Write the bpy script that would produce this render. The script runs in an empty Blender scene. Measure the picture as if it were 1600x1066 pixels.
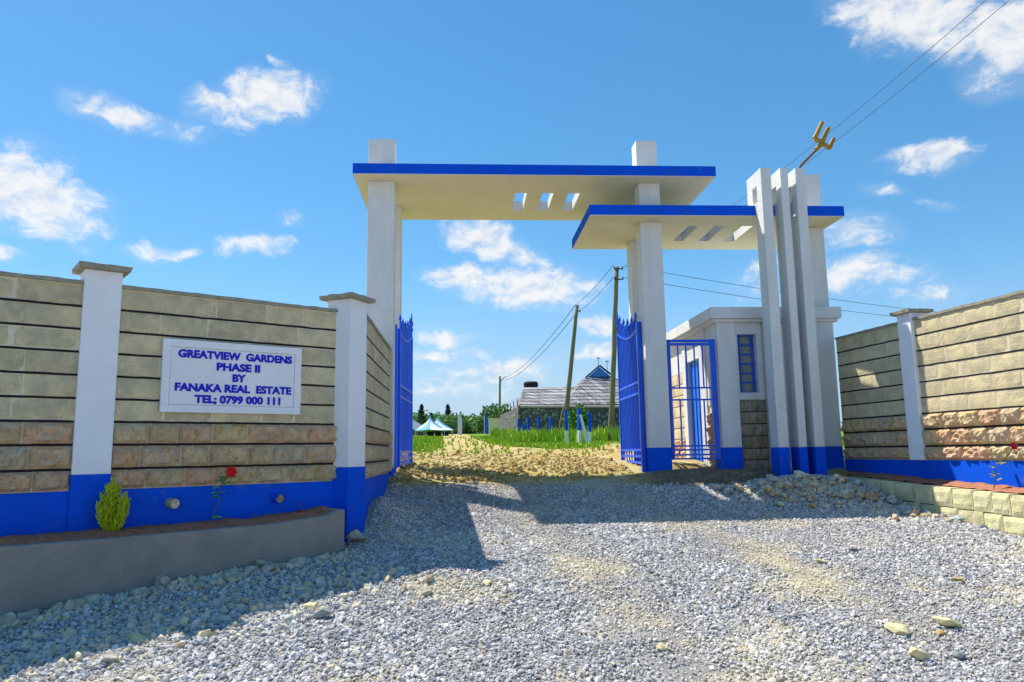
import bpy, bmesh, math, random
import numpy as np
from mathutils import Matrix, Vector, noise
random.seed(7); RNG = np.random.default_rng(7)
SC = bpy.context.scene
COL = SC.collection
EYE = 1.6                      # camera height above the gravel at the photographer's feet
R = math.radians

# ------------------------------------------------------------------ camera
cam_d = bpy.data.cameras.new('camera'); cam = bpy.data.objects.new('camera', cam_d); COL.objects.link(cam)
cam_d.lens = 26.56; cam_d.sensor_width = 36.0; cam_d.clip_end = 6000; cam_d.clip_start = 0.05
_r = Vector((0.99795597, -0.06207923, -0.01516712)); _u = Vector((0.00595909, -0.14590439, 0.98928075)); _w = Vector((0.06362674, 0.98734902, 0.14523622))
cam.matrix_world = Matrix(((_r.x, _u.x, -_w.x, 0), (_r.y, _u.y, -_w.y, 0), (_r.z, _u.z, -_w.z, EYE), (0, 0, 0, 1)))
SC.camera = cam

# ------------------------------------------------------------------ sun, sky, exposure
SUN_TRAVEL = Vector((0.50, -0.40, -1.0)).normalized()      # the way the light goes
SUN_EL = math.asin(-SUN_TRAVEL.z); SUN_AZ = math.atan2(-SUN_TRAVEL.x, -SUN_TRAVEL.y)   # from +Y towards +X
sd = bpy.data.lights.new('sun', 'SUN'); sd.energy = 4.0; sd.angle = R(0.53); sd.color = (1.0, 0.93, 0.80)
so = bpy.data.objects.new('sun', sd); COL.objects.link(so); so.rotation_euler = SUN_TRAVEL.to_track_quat('-Z', 'Y').to_euler()
so.location = (-20, 16, 40)
SC.view_settings.view_transform = 'Standard'; SC.view_settings.look = 'None'; SC.view_settings.gamma = 1.0
SC.view_settings.exposure = 0.82
SC.view_settings.use_curve_mapping = False

# clouds: azimuth (from +Y to +X), elevation, half width, half height, tilt, weight -- all in radians
CLOUDS = [(-0.2604, 0.4443, 0.0653, 0.025, 0.219, 1), (-0.319, 0.4192, 0.043, 0.019, -0.303, 0.9), (-0.4359, 0.3965, 0.055, 0.014, -0.138, 0.85), (-0.3595, 0.3893, 0.0301, 0.0102, -0.208, 0.5), (-0.5153, 0.2963, 0.0787, 0.0362, -0.413, 1), (-0.5404, 0.3025, 0.0367, 0.0274, 0.176, 1), (-0.3814, 0.2447, 0.0394, 0.0083, 0.095, 0.75), (-0.2698, 0.2618, 0.0486, 0.0119, 0.14, 0.8), (-0.2297, 0.2972, 0.0194, 0.0071, 0.068, 0.7), (0.0315, 0.2783, 0.0524, 0.0224, -0.269, 0.95), (0.0835, 0.2576, 0.0435, 0.0134, -0.457, 0.7), (0.0007, 0.2316, 0.0475, 0.0168, -0.002, 1), (0.0914, 0.2155, 0.0951, 0.0253, -0.074, 1), (-0.0296, 0.1516, 0.0357, 0.0135, -0.002, 0.85), (-0.0338, 0.128, 0.0525, 0.0093, -0.003, 0.8), (0.0638, 0.1127, 0.0562, 0.0135, 0.072, 0.85), (0.0126, 0.0982, 0.1103, 0.0135, -0.011, 0.5), (0.5901, 0.3293, 0.0498, 0.0142, -0.106, 0.9), (0.598, 0.4778, 0.1042, 0.0359, -0.392, 1), (0.6858, 0.4405, 0.081, 0.0392, -0.286, 1), (0.6684, 0.3957, 0.0345, 0.0144, -0.258, 0.6), (0.5034, 0.2089, 0.0783, 0.0214, -0.112, 0.75), (0.4998, 0.2554, 0.0469, 0.0167, -0.13, 0.6), (0.5463, 0.3006, 0.0223, 0.0066, -0.164, 0.6), (0.6016, 0.2736, 0.0196, 0.0057, -0.259, 0.45), (0.1741, 0.1626, 0.0305, 0.0109, -0.033, 0.75), (0.1833, 0.132, 0.0421, 0.0109, -0.031, 0.75), (-0.5407, 0.2236, 0.0269, 0.0125, 0.13, 0.7), (-0.2472, 0.4874, 0.0124, 0.0064, -0.232, 0.6), (-0.0213, 0.0816, 0.118, 0.0118, -0.009, 0.45), (0.5697, 0.1749, 0.0397, 0.0119, -0.112, 0.5), (0.391, 0.2081, 0.0311, 0.032, -0.085, 0.4)]
_rc = random.Random(11)
for k in range(12):            # the same kind of fair-weather clouds all the way round
    a = 1.0 + k * 0.36 + _rc.uniform(-.08, .08)
    CLOUDS.append((a if a < math.pi else a - 2 * math.pi, _rc.uniform(.12, .6), _rc.uniform(.05, .13), _rc.uniform(.015, .04), _rc.uniform(-.2, .2), _rc.uniform(.6, 1)))

class NT:
    """small node-tree helper"""
    def __init__(s, tree): s.t = tree
    def n(s, typ, **kw):
        nd = s.t.nodes.new(typ)
        for k, v in kw.items(): setattr(nd, k, v)
        return nd
    def link(s, a, b): s.t.links.new(a, b)
    def put(s, sock, v):
        if hasattr(v, 'is_linked') or isinstance(v, bpy.types.NodeSocket): s.t.links.new(v, sock)
        else: sock.default_value = v
    def math(s, op, a, b=0.0, c=None, clamp=False):
        nd = s.n('ShaderNodeMath', operation=op); nd.use_clamp = clamp
        s.put(nd.inputs[0], a); s.put(nd.inputs[1], b)
        if c is not None: s.put(nd.inputs[2], c)
        return nd.outputs[0]
    def noise(s, vec, scale, detail=4, rough=.55, dist=0.0):
        nd = s.n('ShaderNodeTexNoise'); nd.inputs['Scale'].default_value = scale; nd.inputs['Detail'].default_value = detail
        nd.inputs['Roughness'].default_value = rough; nd.inputs['Distortion'].default_value = dist
        if vec is not None: s.link(vec, nd.inputs['Vector'])
        return nd.outputs['Fac']
    def ramp(s, fac, stops):
        nd = s.n('ShaderNodeValToRGB'); e = nd.color_ramp.elements
        while len(e) < len(stops): e.new(.5)
        for i, (p, c) in enumerate(stops):
            e[i].position = p; e[i].color = (*c, 1) if len(c) == 3 else c
        s.link(fac, nd.inputs[0]); return nd.outputs['Color']
    def mix(s, fac, a, b, mode='MIX'):
        nd = s.n('ShaderNodeMix', data_type='RGBA', blend_type=mode)
        s.put(nd.inputs['Factor'], fac)
        for sock, v in ((nd.inputs['A'], a), (nd.inputs['B'], b)):
            pass
        A = [i for i in nd.inputs if i.name == 'A' and i.type == 'RGBA'][0]; B = [i for i in nd.inputs if i.name == 'B' and i.type == 'RGBA'][0]
        for sock, v in ((A, a), (B, b)):
            if isinstance(v, bpy.types.NodeSocket): s.link(v, sock)
            else: sock.default_value = (*v, 1) if len(v) == 3 else v
        return [o for o in nd.outputs if o.type == 'RGBA'][0]
    def smooth(s, v, a, b):
        nd = s.n('ShaderNodeMapRange', interpolation_type='SMOOTHSTEP'); s.put(nd.inputs['Value'], v)
        nd.inputs['From Min'].default_value = a; nd.inputs['From Max'].default_value = b
        return nd.outputs['Result']

world = bpy.data.worlds.new('World'); SC.world = world; world.use_nodes = True
def build_world():
    T = NT(world.node_tree); world.node_tree.nodes.clear()
    out = T.n('ShaderNodeOutputWorld'); bg = T.n('ShaderNodeBackground'); bg.inputs['Strength'].default_value = SKY_STRENGTH
    sky = T.n('ShaderNodeTexSky', sky_type='NISHITA'); sky.sun_disc = False
    sky.sun_elevation = SUN_EL; sky.sun_rotation = SUN_AZ; sky.altitude = 1600; sky.air_density = 1.0; sky.dust_density = 0.3; sky.ozone_density = 3.0
    hs = T.n('ShaderNodeHueSaturation'); hs.inputs['Saturation'].default_value = SKY_SAT; hs.inputs['Value'].default_value = SKY_VALUE; hs.inputs['Hue'].default_value = 0.494
    gm = T.n('ShaderNodeGamma'); gm.inputs['Gamma'].default_value = SKY_GAMMA; T.link(sky.outputs[0], gm.inputs['Color']); T.link(gm.outputs[0], hs.inputs['Color'])
    tc = T.n('ShaderNodeTexCoord'); d = tc.outputs['Generated']
    sep = T.n('ShaderNodeSeparateXYZ'); T.link(d, sep.inputs[0])
    az = T.math('ARCTAN2', sep.outputs[0], sep.outputs[1]); el = T.math('ARCSINE', sep.outputs[2])
    cmb = T.n('ShaderNodeCombineXYZ'); T.link(az, cmb.inputs[0]); T.link(el, cmb.inputs[1])
    # a little warping so that no outline stays an ellipse
    w1 = T.n('ShaderNodeTexNoise'); w1.inputs['Scale'].default_value = 16; w1.inputs['Detail'].default_value = 2; w1.noise_dimensions = '2D'; T.link(cmb.outputs[0], w1.inputs['Vector'])
    ws = T.n('ShaderNodeVectorMath', operation='SUBTRACT'); T.link(w1.outputs['Color'], ws.inputs[0]); ws.inputs[1].default_value = (.5, .5, .5)
    wm = T.n('ShaderNodeVectorMath', operation='MULTIPLY'); T.link(ws.outputs[0], wm.inputs[0]); wm.inputs[1].default_value = (.045, .026, 0)
    wa = T.n('ShaderNodeVectorMath', operation='ADD'); T.link(cmb.outputs[0], wa.inputs[0]); T.link(wm.outputs[0], wa.inputs[1])
    one = T.n('ShaderNodeVectorMath', operation='ADD'); T.link(wa.outputs[0], one.inputs[0]); one.inputs[1].default_value = (0, 0, 1)
    def dot(c):
        nd = T.n('ShaderNodeVectorMath', operation='DOT_PRODUCT'); T.link(one.outputs[0], nd.inputs[0]); nd.inputs[1].default_value = c; return nd.outputs['Value']
    field = None
    for (a, e, hw, hh, t, wt) in CLOUDS:
        c, sn = math.cos(t), math.sin(t); hw *= 1.18; hh *= 1.30
        u = dot((c / hw, sn / hw, -(a * c + e * sn) / hw)); v = dot((-sn / hh, c / hh, -(-a * sn + e * c) / hh))
        v = T.math('MULTIPLY_ADD', T.math('MULTIPLY_ADD', u, u, T.math('MULTIPLY', v, v)), -wt * .8, wt * .9)
        field = v if field is None else T.math('MAXIMUM', field, v)
    st = T.n('ShaderNodeMapping'); st.inputs['Scale'].default_value = (1, 1.5, 1); T.link(wa.outputs[0], st.inputs['Vector'])
    n1 = T.noise(st.outputs[0], 30, 6, .62)
    n2 = T.noise(st.outputs[0], 11, 2, .5)
    f = T.math('MULTIPLY_ADD', T.math('SUBTRACT', n1, .5), 1.75, field)
    dens = T.math('MULTIPLY', T.smooth(f, .05, .80), T.smooth(f, -.6, 1.0))
    wisp = T.math('MULTIPLY', T.smooth(T.math('MULTIPLY_ADD', T.math('SUBTRACT', n2, .5), 2.2, field), -.25, .9), .17)
    dens = T.math('MAXIMUM', dens, wisp)
    up = T.n('ShaderNodeVectorMath', operation='ADD'); T.link(st.outputs[0], up.inputs[0]); up.inputs[1].default_value = (-.008, .014, 0)
    lit = T.math('MULTIPLY_ADD', T.math('SUBTRACT', n1, T.noise(up.outputs[0], 30, 3, .62)), 1.3, .64)     # brighter where less cloud lies towards the sun
    shade = T.ramp(lit, [(.25, (.66, .73, .86)), (.75, (1, .99, .97))])
    cl = T.mix(1.0, shade, (CLOUD_V, CLOUD_V, CLOUD_V), 'MULTIPLY')
    hz = T.math('MULTIPLY', T.smooth(el, .24, .0), .80)        # the hazy air low over the plain, all round
    clear = T.mix(hz, hs.outputs[0], (2.15, 2.85, 3.75))
    T.link(T.mix(T.math('MULTIPLY', dens, .88), clear, cl), bg.inputs['Color'])
    T.link(bg.outputs[0], out.inputs['Surface'])
SKY_STRENGTH = 0.11; SKY_SAT = 1.50; SKY_GAMMA = .70; SKY_VALUE = 1.48; CLOUD_V = 5.1
build_world()
world.cycles.sampling_method = 'MANUAL'; world.cycles.sample_map_resolution = 256
SC.cycles.max_bounces = 5; SC.cycles.diffuse_bounces = 3; SC.cycles.glossy_bounces = 2; SC.cycles.transmission_bounces = 2; SC.cycles.caustics_reflective = False; SC.cycles.caustics_refractive = False

# ------------------------------------------------------------------ helpers
class MB:
    def __init__(s): s.v = []; s.f = []; s.m = []
    def add(s, vs, fs, mi=0, M=None):
        o = len(s.v)
        s.v += [tuple(M @ Vector(p)) if M is not None else tuple(p) for p in vs]
        s.f += [tuple(i + o for i in f) for f in fs]; s.m += [mi] * len(fs); return s
    def box(s, x0, x1, y0, y1, z0, z1, mi=0, M=None):
        v = [(x0, y0, z0), (x1, y0, z0), (x1, y1, z0), (x0, y1, z0), (x0, y0, z1), (x1, y0, z1), (x1, y1, z1), (x0, y1, z1)]
        return s.add(v, [(0, 3, 2, 1), (4, 5, 6, 7), (0, 1, 5, 4), (1, 2, 6, 5), (2, 3, 7, 6), (3, 0, 4, 7)], mi, M)
    def tube(s, pts, rad, n=8, mi=0, cap=True):
        pts = [Vector(p) for p in pts]; rs = rad if hasattr(rad, '__len__') else [rad] * len(pts)
        vs = []; fs = []
        ref = None
        for i, p in enumerate(pts):
            t = (pts[min(i + 1, len(pts) - 1)] - pts[max(i - 1, 0)]).normalized()
            if ref is None: ref = t.orthogonal().normalized()
            a = (ref - t * ref.dot(t)).normalized(); b = t.cross(a); ref = a
            for k in range(n):
                an = 2 * math.pi * k / n; vs.append(p + (a * math.cos(an) + b * math.sin(an)) * rs[i])
        for i in range(len(pts) - 1):
            for k in range(n): fs.append((i * n + k, i * n + (k + 1) % n, (i + 1) * n + (k + 1) % n, (i + 1) * n + k))
        if cap: fs.append(tuple(range(n - 1, -1, -1))); fs.append(tuple(range((len(pts) - 1) * n, len(pts) * n)))
        return s.add(vs, fs, mi)
    def mesh(s, name):
        me = bpy.data.meshes.new(name); me.from_pydata([tuple(p) for p in s.v], [], s.f); me.polygons.foreach_set('material_index', s.m); me.update(); return me
def link(name, me, mats=None, parent=None, smooth=False):
    o = bpy.data.objects.new(name, me); COL.objects.link(o)
    if parent is not None: o.parent = parent
    if mats is not None and me is not None and not me.materials:
        for m in (mats if isinstance(mats, (list, tuple)) else [mats]): me.materials.append(m)
    if smooth:
        for p in me.polygons: p.use_smooth = True
    return o
def part(name, mb, mats, parent=None, smooth=False, bevel=0.0, seg=2):
    me = mb.mesh(name)
    if bevel:
        bm = bmesh.new(); bm.from_mesh(me); bmesh.ops.remove_doubles(bm, verts=bm.verts, dist=1e-5)
        es = [e for e in bm.edges if len(e.link_faces) == 2 and e.calc_face_angle(0) > R(30)]
        bmesh.ops.bevel(bm, geom=es, offset=bevel, segments=seg, profile=.5, affect='EDGES', clamp_overlap=True); bm.to_mesh(me); bm.free(); me.update()
    return link(name, me, mats, parent, smooth)
def tag(o, label=None, cat=None, group=None, kind=None):
    if label: o['label'] = label
    if cat: o['category'] = cat
    if group: o['group'] = group
    if kind: o['kind'] = kind
    return o
def thing(name, label, cat, loc=(0, 0, 0), rz=0.0, group=None):
    o = bpy.data.objects.new(name, None); COL.objects.link(o); o.location = loc; o.rotation_euler = (0, 0, rz); o.empty_display_size = .2
    return tag(o, label, cat, group)
def fbm(x, y, z=0, o=4):
    return noise.fractal(Vector((x, y, z)), 1.0, 2.0, o)

# ------------------------------------------------------------------ materials
def mat(name, col, rough=.85, c2=None, nscale=6, namt=1.0, n2=None, bump=0.0, bscale=60, bdist=.004, objvar=0.0, spec=.3, metal=0, huevar=None, stretch=None):
    """principled with world-space noise mottling, per-object tint and fine bump"""
    m = bpy.data.materials.new(name); m.use_nodes = True; T = NT(m.node_tree)
    b = m.node_tree.nodes['Principled BSDF']; b.inputs['Roughness'].default_value = rough; b.inputs['Metallic'].default_value = metal
    b.inputs['Specular IOR Level'].default_value = spec
    g = T.n('ShaderNodeNewGeometry'); pos = g.outputs['Position']
    if stretch:
        mp = T.n('ShaderNodeMapping'); mp.inputs['Scale'].default_value = stretch; T.link(pos, mp.inputs['Vector']); pos2 = mp.outputs[0]
    else: pos2 = pos
    c = None
    if c2 is not None:
        f = T.smooth(T.noise(pos2, nscale, 4, .62), .32, .68)
        c = T.mix(T.math('MULTIPLY', f, namt), col, c2)
    if n2 is not None:      # (scale, colour, lo, hi)
        f = T.smooth(T.noise(pos, n2[0], 3, .65), n2[2], n2[3])
        c = T.mix(f, c if c is not None else col, n2[1])
    if huevar is not None:  # per-object ramp
        oi = T.n('ShaderNodeObjectInfo')
        nd = T.n('ShaderNodeValToRGB'); e = nd.color_ramp.elements; nd.color_ramp.interpolation = 'LINEAR'
        while len(e) < len(huevar): e.new(.5)
        for i, h in enumerate(huevar): e[i].position = i / (len(huevar) - 1); e[i].color = (*h, 1)
        T.link(oi.outputs['Random'], nd.inputs[0])
        c = T.mix(1.0, c if c is not None else col, nd.outputs['Color'], 'MULTIPLY')
    if objvar:
        oi = T.n('ShaderNodeObjectInfo'); k = T.math('MULTIPLY_ADD', oi.outputs['Random'], objvar * 2, 1 - objvar)
        cb = T.n('ShaderNodeCombineXYZ')
        for i in range(3): T.link(k, cb.inputs[i])
        c = T.mix(1.0, c if c is not None else col, cb.outputs[0], 'MULTIPLY')
    if c is None: b.inputs['Base Color'].default_value = (*col, 1)
    else: T.link(c, b.inputs['Base Color'])
    if bump:
        bn = T.n('ShaderNodeBump'); bn.inputs['Strength'].default_value = bump; bn.inputs['Distance'].default_value = bdist
        T.link(T.noise(pos, bscale, 3, .65), bn.inputs['Height']); T.link(bn.outputs[0], b.inputs['Normal'])
    return m
M = {}
M['white'] = mat('white_plaster_paint', (.86, .865, .91), .75, (.78, .79, .83), 3.0, .6, bump=.5, bscale=90, bdist=.003, n2=(1.4, (.70, .70, .71), .62, .85))
M['grey_white'] = mat('greyish_white_skim', (.73, .735, .73), .8, (.59, .60, .60), 1.6, .55, bump=.8, bscale=16, bdist=.018, n2=(1.1, (.61, .60, .575), .58, .85), stretch=(2.2, 2.2, .7))
M['cream'] = mat('soffit_paint_bounce_tint', (.68, .635, .49), .8, (.62, .57, .42), 2.0, .7, bump=.3, bscale=70)  # off-white paint warmed to carry the yellow light bounced up from the ground
M['blue'] = mat('blue_wall_paint', (.0, .095, .78), .75, (.003, .08, .62), 2.5, .9, bump=.5, bscale=70, bdist=.004, n2=(5, (.05, .15, .62), .60, .80), spec=.12)
M['blue_metal'] = mat('blue_gate_enamel', (.0, .085, .72), .35, (.005, .12, .75), 5, .4, spec=.35, bump=.1, bscale=40)
M['blue_light'] = mat('blue_door_enamel', (.02, .20, .70), .35, (.01, .14, .62), 5, .4, spec=.5)
M['stone'] = mat('cut_stone', (.84, .70, .42), .95, (.60, .52, .35), 6, 1.0, n2=(52, (.36, .31, .21), .60, .72), bump=1.0, bscale=75, bdist=.022, objvar=.10)
M['stone_rough'] = mat('rock_faced_stone', (.84, .69, .48), .95, (.64, .51, .35), 8, .9, n2=(13, (.60, .42, .14), .56, .70), bump=1.0, bscale=55, bdist=.035,
                       huevar=[(1.0, .98, .84), (1.06, .87, .78), (.90, .92, .92), (1.08, .82, .74), (.98, 1.0, .86), (1.06, .97, .76)])
M['stone_dark'] = mat('brown_base_stone', (.42, .37, .28), .95, (.24, .23, .19), 10, .9, n2=(22, (.30, .20, .13), .58, .74), bump=1.0, bscale=40, bdist=.014,
                      huevar=[(1, .95, .85), (1.0, .78, .66), (.74, .84, .82), (.9, .95, .9)])  # darker brown stone of the panel under the guard house window
M['mortar'] = mat('sand_mortar', (.76, .67, .48), .97, (.62, .55, .40), 20, .8, bump=.8, bscale=90)
M['joint'] = mat('black_pointing', (.012, .010, .012), .9, (.03, .025, .025), 20, .6)
M['coping'] = mat('weathered_coping', (.40, .37, .27), .95, (.26, .25, .21), 12, .9, n2=(30, (.46, .40, .14), .60, .75), bump=1.0, bscale=60, bdist=.01)
M['concrete'] = mat('grey_planter_render', (.36, .33, .30), .95, (.28, .265, .245), 3.2, .9, n2=(55, (.45, .42, .39), .58, .72), bump=1.0, bscale=90, bdist=.012)
M['block'] = mat('pale_planter_block', (.72, .66, .38), .95, (.52, .48, .30), 7, .9, n2=(18, (.30, .26, .16), .64, .78), bump=1.0, bscale=50, bdist=.012, objvar=.12)
M['soil'] = mat('red_soil', (.55, .22, .13), 1.0, (.32, .14, .08), 20, .9, n2=(35, (.34, .24, .07), .58, .68), bump=1.0, bscale=60, bdist=.02)
M['wood'] = mat('weathered_pole_wood', (.17, .145, .075), .95, (.27, .235, .14), 3, .9, bump=.8, bscale=12, bdist=.02, stretch=(6, 6, .6))
M['brown_iron'] = mat('rusty_brown_rod', (.16, .075, .03), .8, (.26, .14, .06), 30, .8)
M['gold'] = mat('golden_ochre_paint', (.42, .25, .03), .6, (.30, .15, .02), 22, .8, bump=.6, bscale=50)
M['wire'] = mat('dark_cable', (.10, .11, .13), .6)
M['dark'] = mat('black_and_groove_shade', (.02, .02, .022), .9)  # black tank and crates; also the shade colour in the guard house groove
M['iron_dark'] = mat('dark_insulator', (.05, .05, .055), .5)
M['white_metal'] = mat('white_post_paint', (.76, .78, .80), .7, (.60, .62, .64), 9, .6)
M['glass'] = mat('dusty_window_glass', (.30, .34, .32), .25, (.20, .25, .22), 9, .9, spec=.5)

# ------------------------------------------------------------------ ground
PY = [-60, 0, 3, 5, 6, 7, 8, 9.14, 10.5, 11.2, 12, 13, 15, 18, 24, 30, 36, 46, 60, 80, 110, 150, 250, 500, 2500]
PZ = [-1.6, -1.6, -1.50, -1.33, -1.22, -1.08, -.98, -.86, -.63, -.44, -.28, -.22, -.12, -.02, .10, .20, .36, .66, 1.15, 1.80, 2.65, 3.6, 5.2, 7.5, 16]
U_L = np.array([math.sin(R(55.07)), math.cos(R(55.07))]); N_L = np.array([math.cos(R(55.07)), -math.sin(R(55.07))]); P0 = np.array([-1.123, 8.518])
U_R = np.array([math.sin(R(6.59)), -math.cos(R(6.59))]); N_R = np.array([-math.cos(R(6.59)), -math.sin(R(6.59))]); P1 = np.array([5.90, 11.58])
def sstep(a, b, x):
    t = np.clip((x - a) / (b - a), 0, 1); return t * t * (3 - 2 * t)
def ground_base(x, y):
    x = np.asarray(x, float); y = np.asarray(y, float)
    z = np.interp(y, PY, PZ)
    z = z + .30 * np.exp(-((x + 1.05) / .45) ** 2 - ((y - 9.3) / .75) ** 2)          # gravel banked against the short wall
    z = z - .10 * sstep(-2, -5, x) * sstep(8, 6, y)
    z = z + .20 * np.exp(-((x - 4.9) / 1.0) ** 2 - ((y - 10.55) / .42) ** 2)          # rubble below the fins
    z = z + .11 * sstep(2.5, 2.9, x) * sstep(4.9, 4.5, x) * sstep(11.02, 11.14, y) * sstep(11.85, 11.3, y)   # earth ledge before the small gate
    z = z + .32 * np.exp(-((x - 4.35) / 1.3) ** 2 - ((y - 17.0) / 1.1) ** 2)          # spoil heap inside
    z = z + .20 * np.exp(-((x + 2.1) / .8) ** 2 - ((y - 15.0) / 1.4) ** 2)
    return z + EYE
def track_x(y): return np.interp(y, [11, 14, 20, 30, 50, 80, 120], [1.0, 1.0, .9, .4, -.3, -.9, -1.5])
def track_w(y): return np.interp(y, [11, 13, 16, 20, 30, 50, 80, 120], [9., 6.0, 2.7, 1.7, 1.2, 1.1, 1.1, 1.1])
_vn = np.vectorize(lambda a, b, c: noise.fractal(Vector((a, b, c)), 1.0, 2.0, 3))
def build_ground():
    xs = np.unique(np.round(np.concatenate([np.arange(-7, 8.01, .1), np.arange(-20, 20.1, .5), np.arange(-80, 80.1, 5), [-2500, -1200, -600, -300, -150, 150, 300, 600, 1200, 2500]]), 3))
    ys = np.unique(np.round(np.concatenate([np.arange(1, 21.01, .1), np.arange(21, 60, .5), np.arange(-4, 1, .5), np.arange(60, 160, 4), [-2000, -800, -300, -100, -40, -10, 180, 220, 300, 500, 900, 2500]]), 3))
    Xg, Yg = np.meshgrid(xs, ys); Z = ground_base(Xg, Yg)
    near = (np.abs(Xg) < 20) & (Yg > 1) & (Yg < 60)
    rough = np.zeros_like(Z); idx = np.where(near)
    nv = _vn(Xg[idx] * 1.1, Yg[idx] * 1.1, 0.0); n2 = _vn(Xg[idx] * 4.5, Yg[idx] * 4.5, 5.0)
    dirt = sstep(11.1, 12.2, Yg[idx]) * sstep(24, 17, Yg[idx])
    rough[idx] = nv * (.022 + .04 * dirt) + n2 * (.010 + .025 * dirt)
    Z = Z + rough
    nx, ny = len(xs), len(ys)
    v = np.stack([Xg.ravel(), Yg.ravel(), Z.ravel()], 1)
    i = np.arange(nx - 1); j = np.arange(ny - 1); I, J = np.meshgrid(i, j); a = (J * nx + I).ravel()
    f = np.stack([a, a + 1, a + nx + 1, a + nx], 1)
    me = bpy.data.meshes.new('ground'); me.from_pydata(v.tolist(), [], f.tolist()); me.update()
    for p in me.polygons: p.use_smooth = True
    # zone masks kept as attributes: gravel spread, bare earth
    edge = _vn(v[:, 0] * .9, np.clip(v[:, 1], -50, 200) * .9, 3.0) * .25
    grav = sstep(11.25, 10.9, v[:, 1] + edge + .22 * sstep(2.3, 2.8, v[:, 0]) * sstep(4.8, 4.4, v[:, 0]))
    tw = track_w(v[:, 1]); d = np.abs(v[:, 0] - track_x(v[:, 1])) + edge * 1.2
    earth = np.clip(sstep(tw + .6, tw - .2, d) + sstep(15.2, 13.6, v[:, 1] + edge * 3), 0, 1)
    ledge = sstep(2.4, 2.9, v[:, 0]) * sstep(5.2, 4.7, v[:, 0]) * sstep(10.7, 10.95, v[:, 1] + edge * .5) * sstep(11.75, 11.45, v[:, 1] + edge)
    for nm, arr in (('gravel', grav), ('earth', earth), ('ledge', ledge)):
        at = me.attributes.new(nm, 'FLOAT', 'POINT'); at.data.foreach_set('value', arr.astype(np.float32))
    m = bpy.data.materials.new('ground_surface'); m.use_nodes = True; T = NT(m.node_tree); b = m.node_tree.nodes['Principled BSDF']
    b.inputs['Roughness'].default_value = 1.0; b.inputs['Specular IOR Level'].default_value = .15
    g = T.n('ShaderNodeNewGeometry'); pos = g.outputs['Position']
    def at(nm): a = T.n('ShaderNodeAttribute'); a.attribute_name = nm; return a.outputs['Fac']
    gr = T.ramp(T.noise(pos, 45, 5, .7), [(.30, (.16, .155, .155)), (.62, (.38, .37, .355))])
    gr = T.mix(T.smooth(T.noise(pos, .75, 6, .68), .46, .66), gr, (.58, .50, .33))
    er = T.ramp(T.noise(pos, 3.2, 8, .7), [(.28, (.36, .24, .075)), (.47, (.48, .37, .15)), (.60, (.52, .44, .24)), (.75, (.55, .49, .33))])
    er = T.mix(T.smooth(T.noise(pos, 14, 4, .7), .54, .70), er, (.26, .17, .055)); er = T.mix(T.math('MULTIPLY', T.smooth(T.noise(pos, 1.1, 5, .7), .48, .66), .55), er, (.44, .39, .11))
    gs = T.ramp(T.noise(pos, .8, 7, .7), [(.30, (.08, .18, .015)), (.55, (.16, .28, .025)), (.75, (.34, .33, .07))])
    c = T.mix(at('earth'), gs, er); c = T.mix(at('gravel'), c, gr); c = T.mix(at('ledge'), c, T.ramp(T.noise(pos, 18, 4, .7), [(.3, (.09, .065, .045)), (.6, (.24, .185, .13)), (.75, (.38, .32, .24))]))
    T.link(c, b.inputs['Base Color'])
    bn = T.n('ShaderNodeBump'); bn.inputs['Strength'].default_value = .9; bn.inputs['Distance'].default_value = .03
    T.link(T.noise(pos, 22, 8, .7), bn.inputs['Height']); T.link(bn.outputs[0], b.inputs['Normal'])
    o = link('ground', me, m); tag(o, kind='structure')
    return o
ground = build_ground()
def gz(x, y): return float(ground_base(x, y))

# planter plane offsets
PL_D = 0.46                                    # left planter: face stands this far before the wall
def left_face(x, y): return (np.asarray(x) - P0[0]) * N_L[0] + (np.asarray(y) - P0[1]) * N_L[1]
def right_face(x, y): return (np.asarray(x) - P1[0]) * N_R[0] + (np.asarray(y) - P1[1]) * N_R[1]

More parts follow.
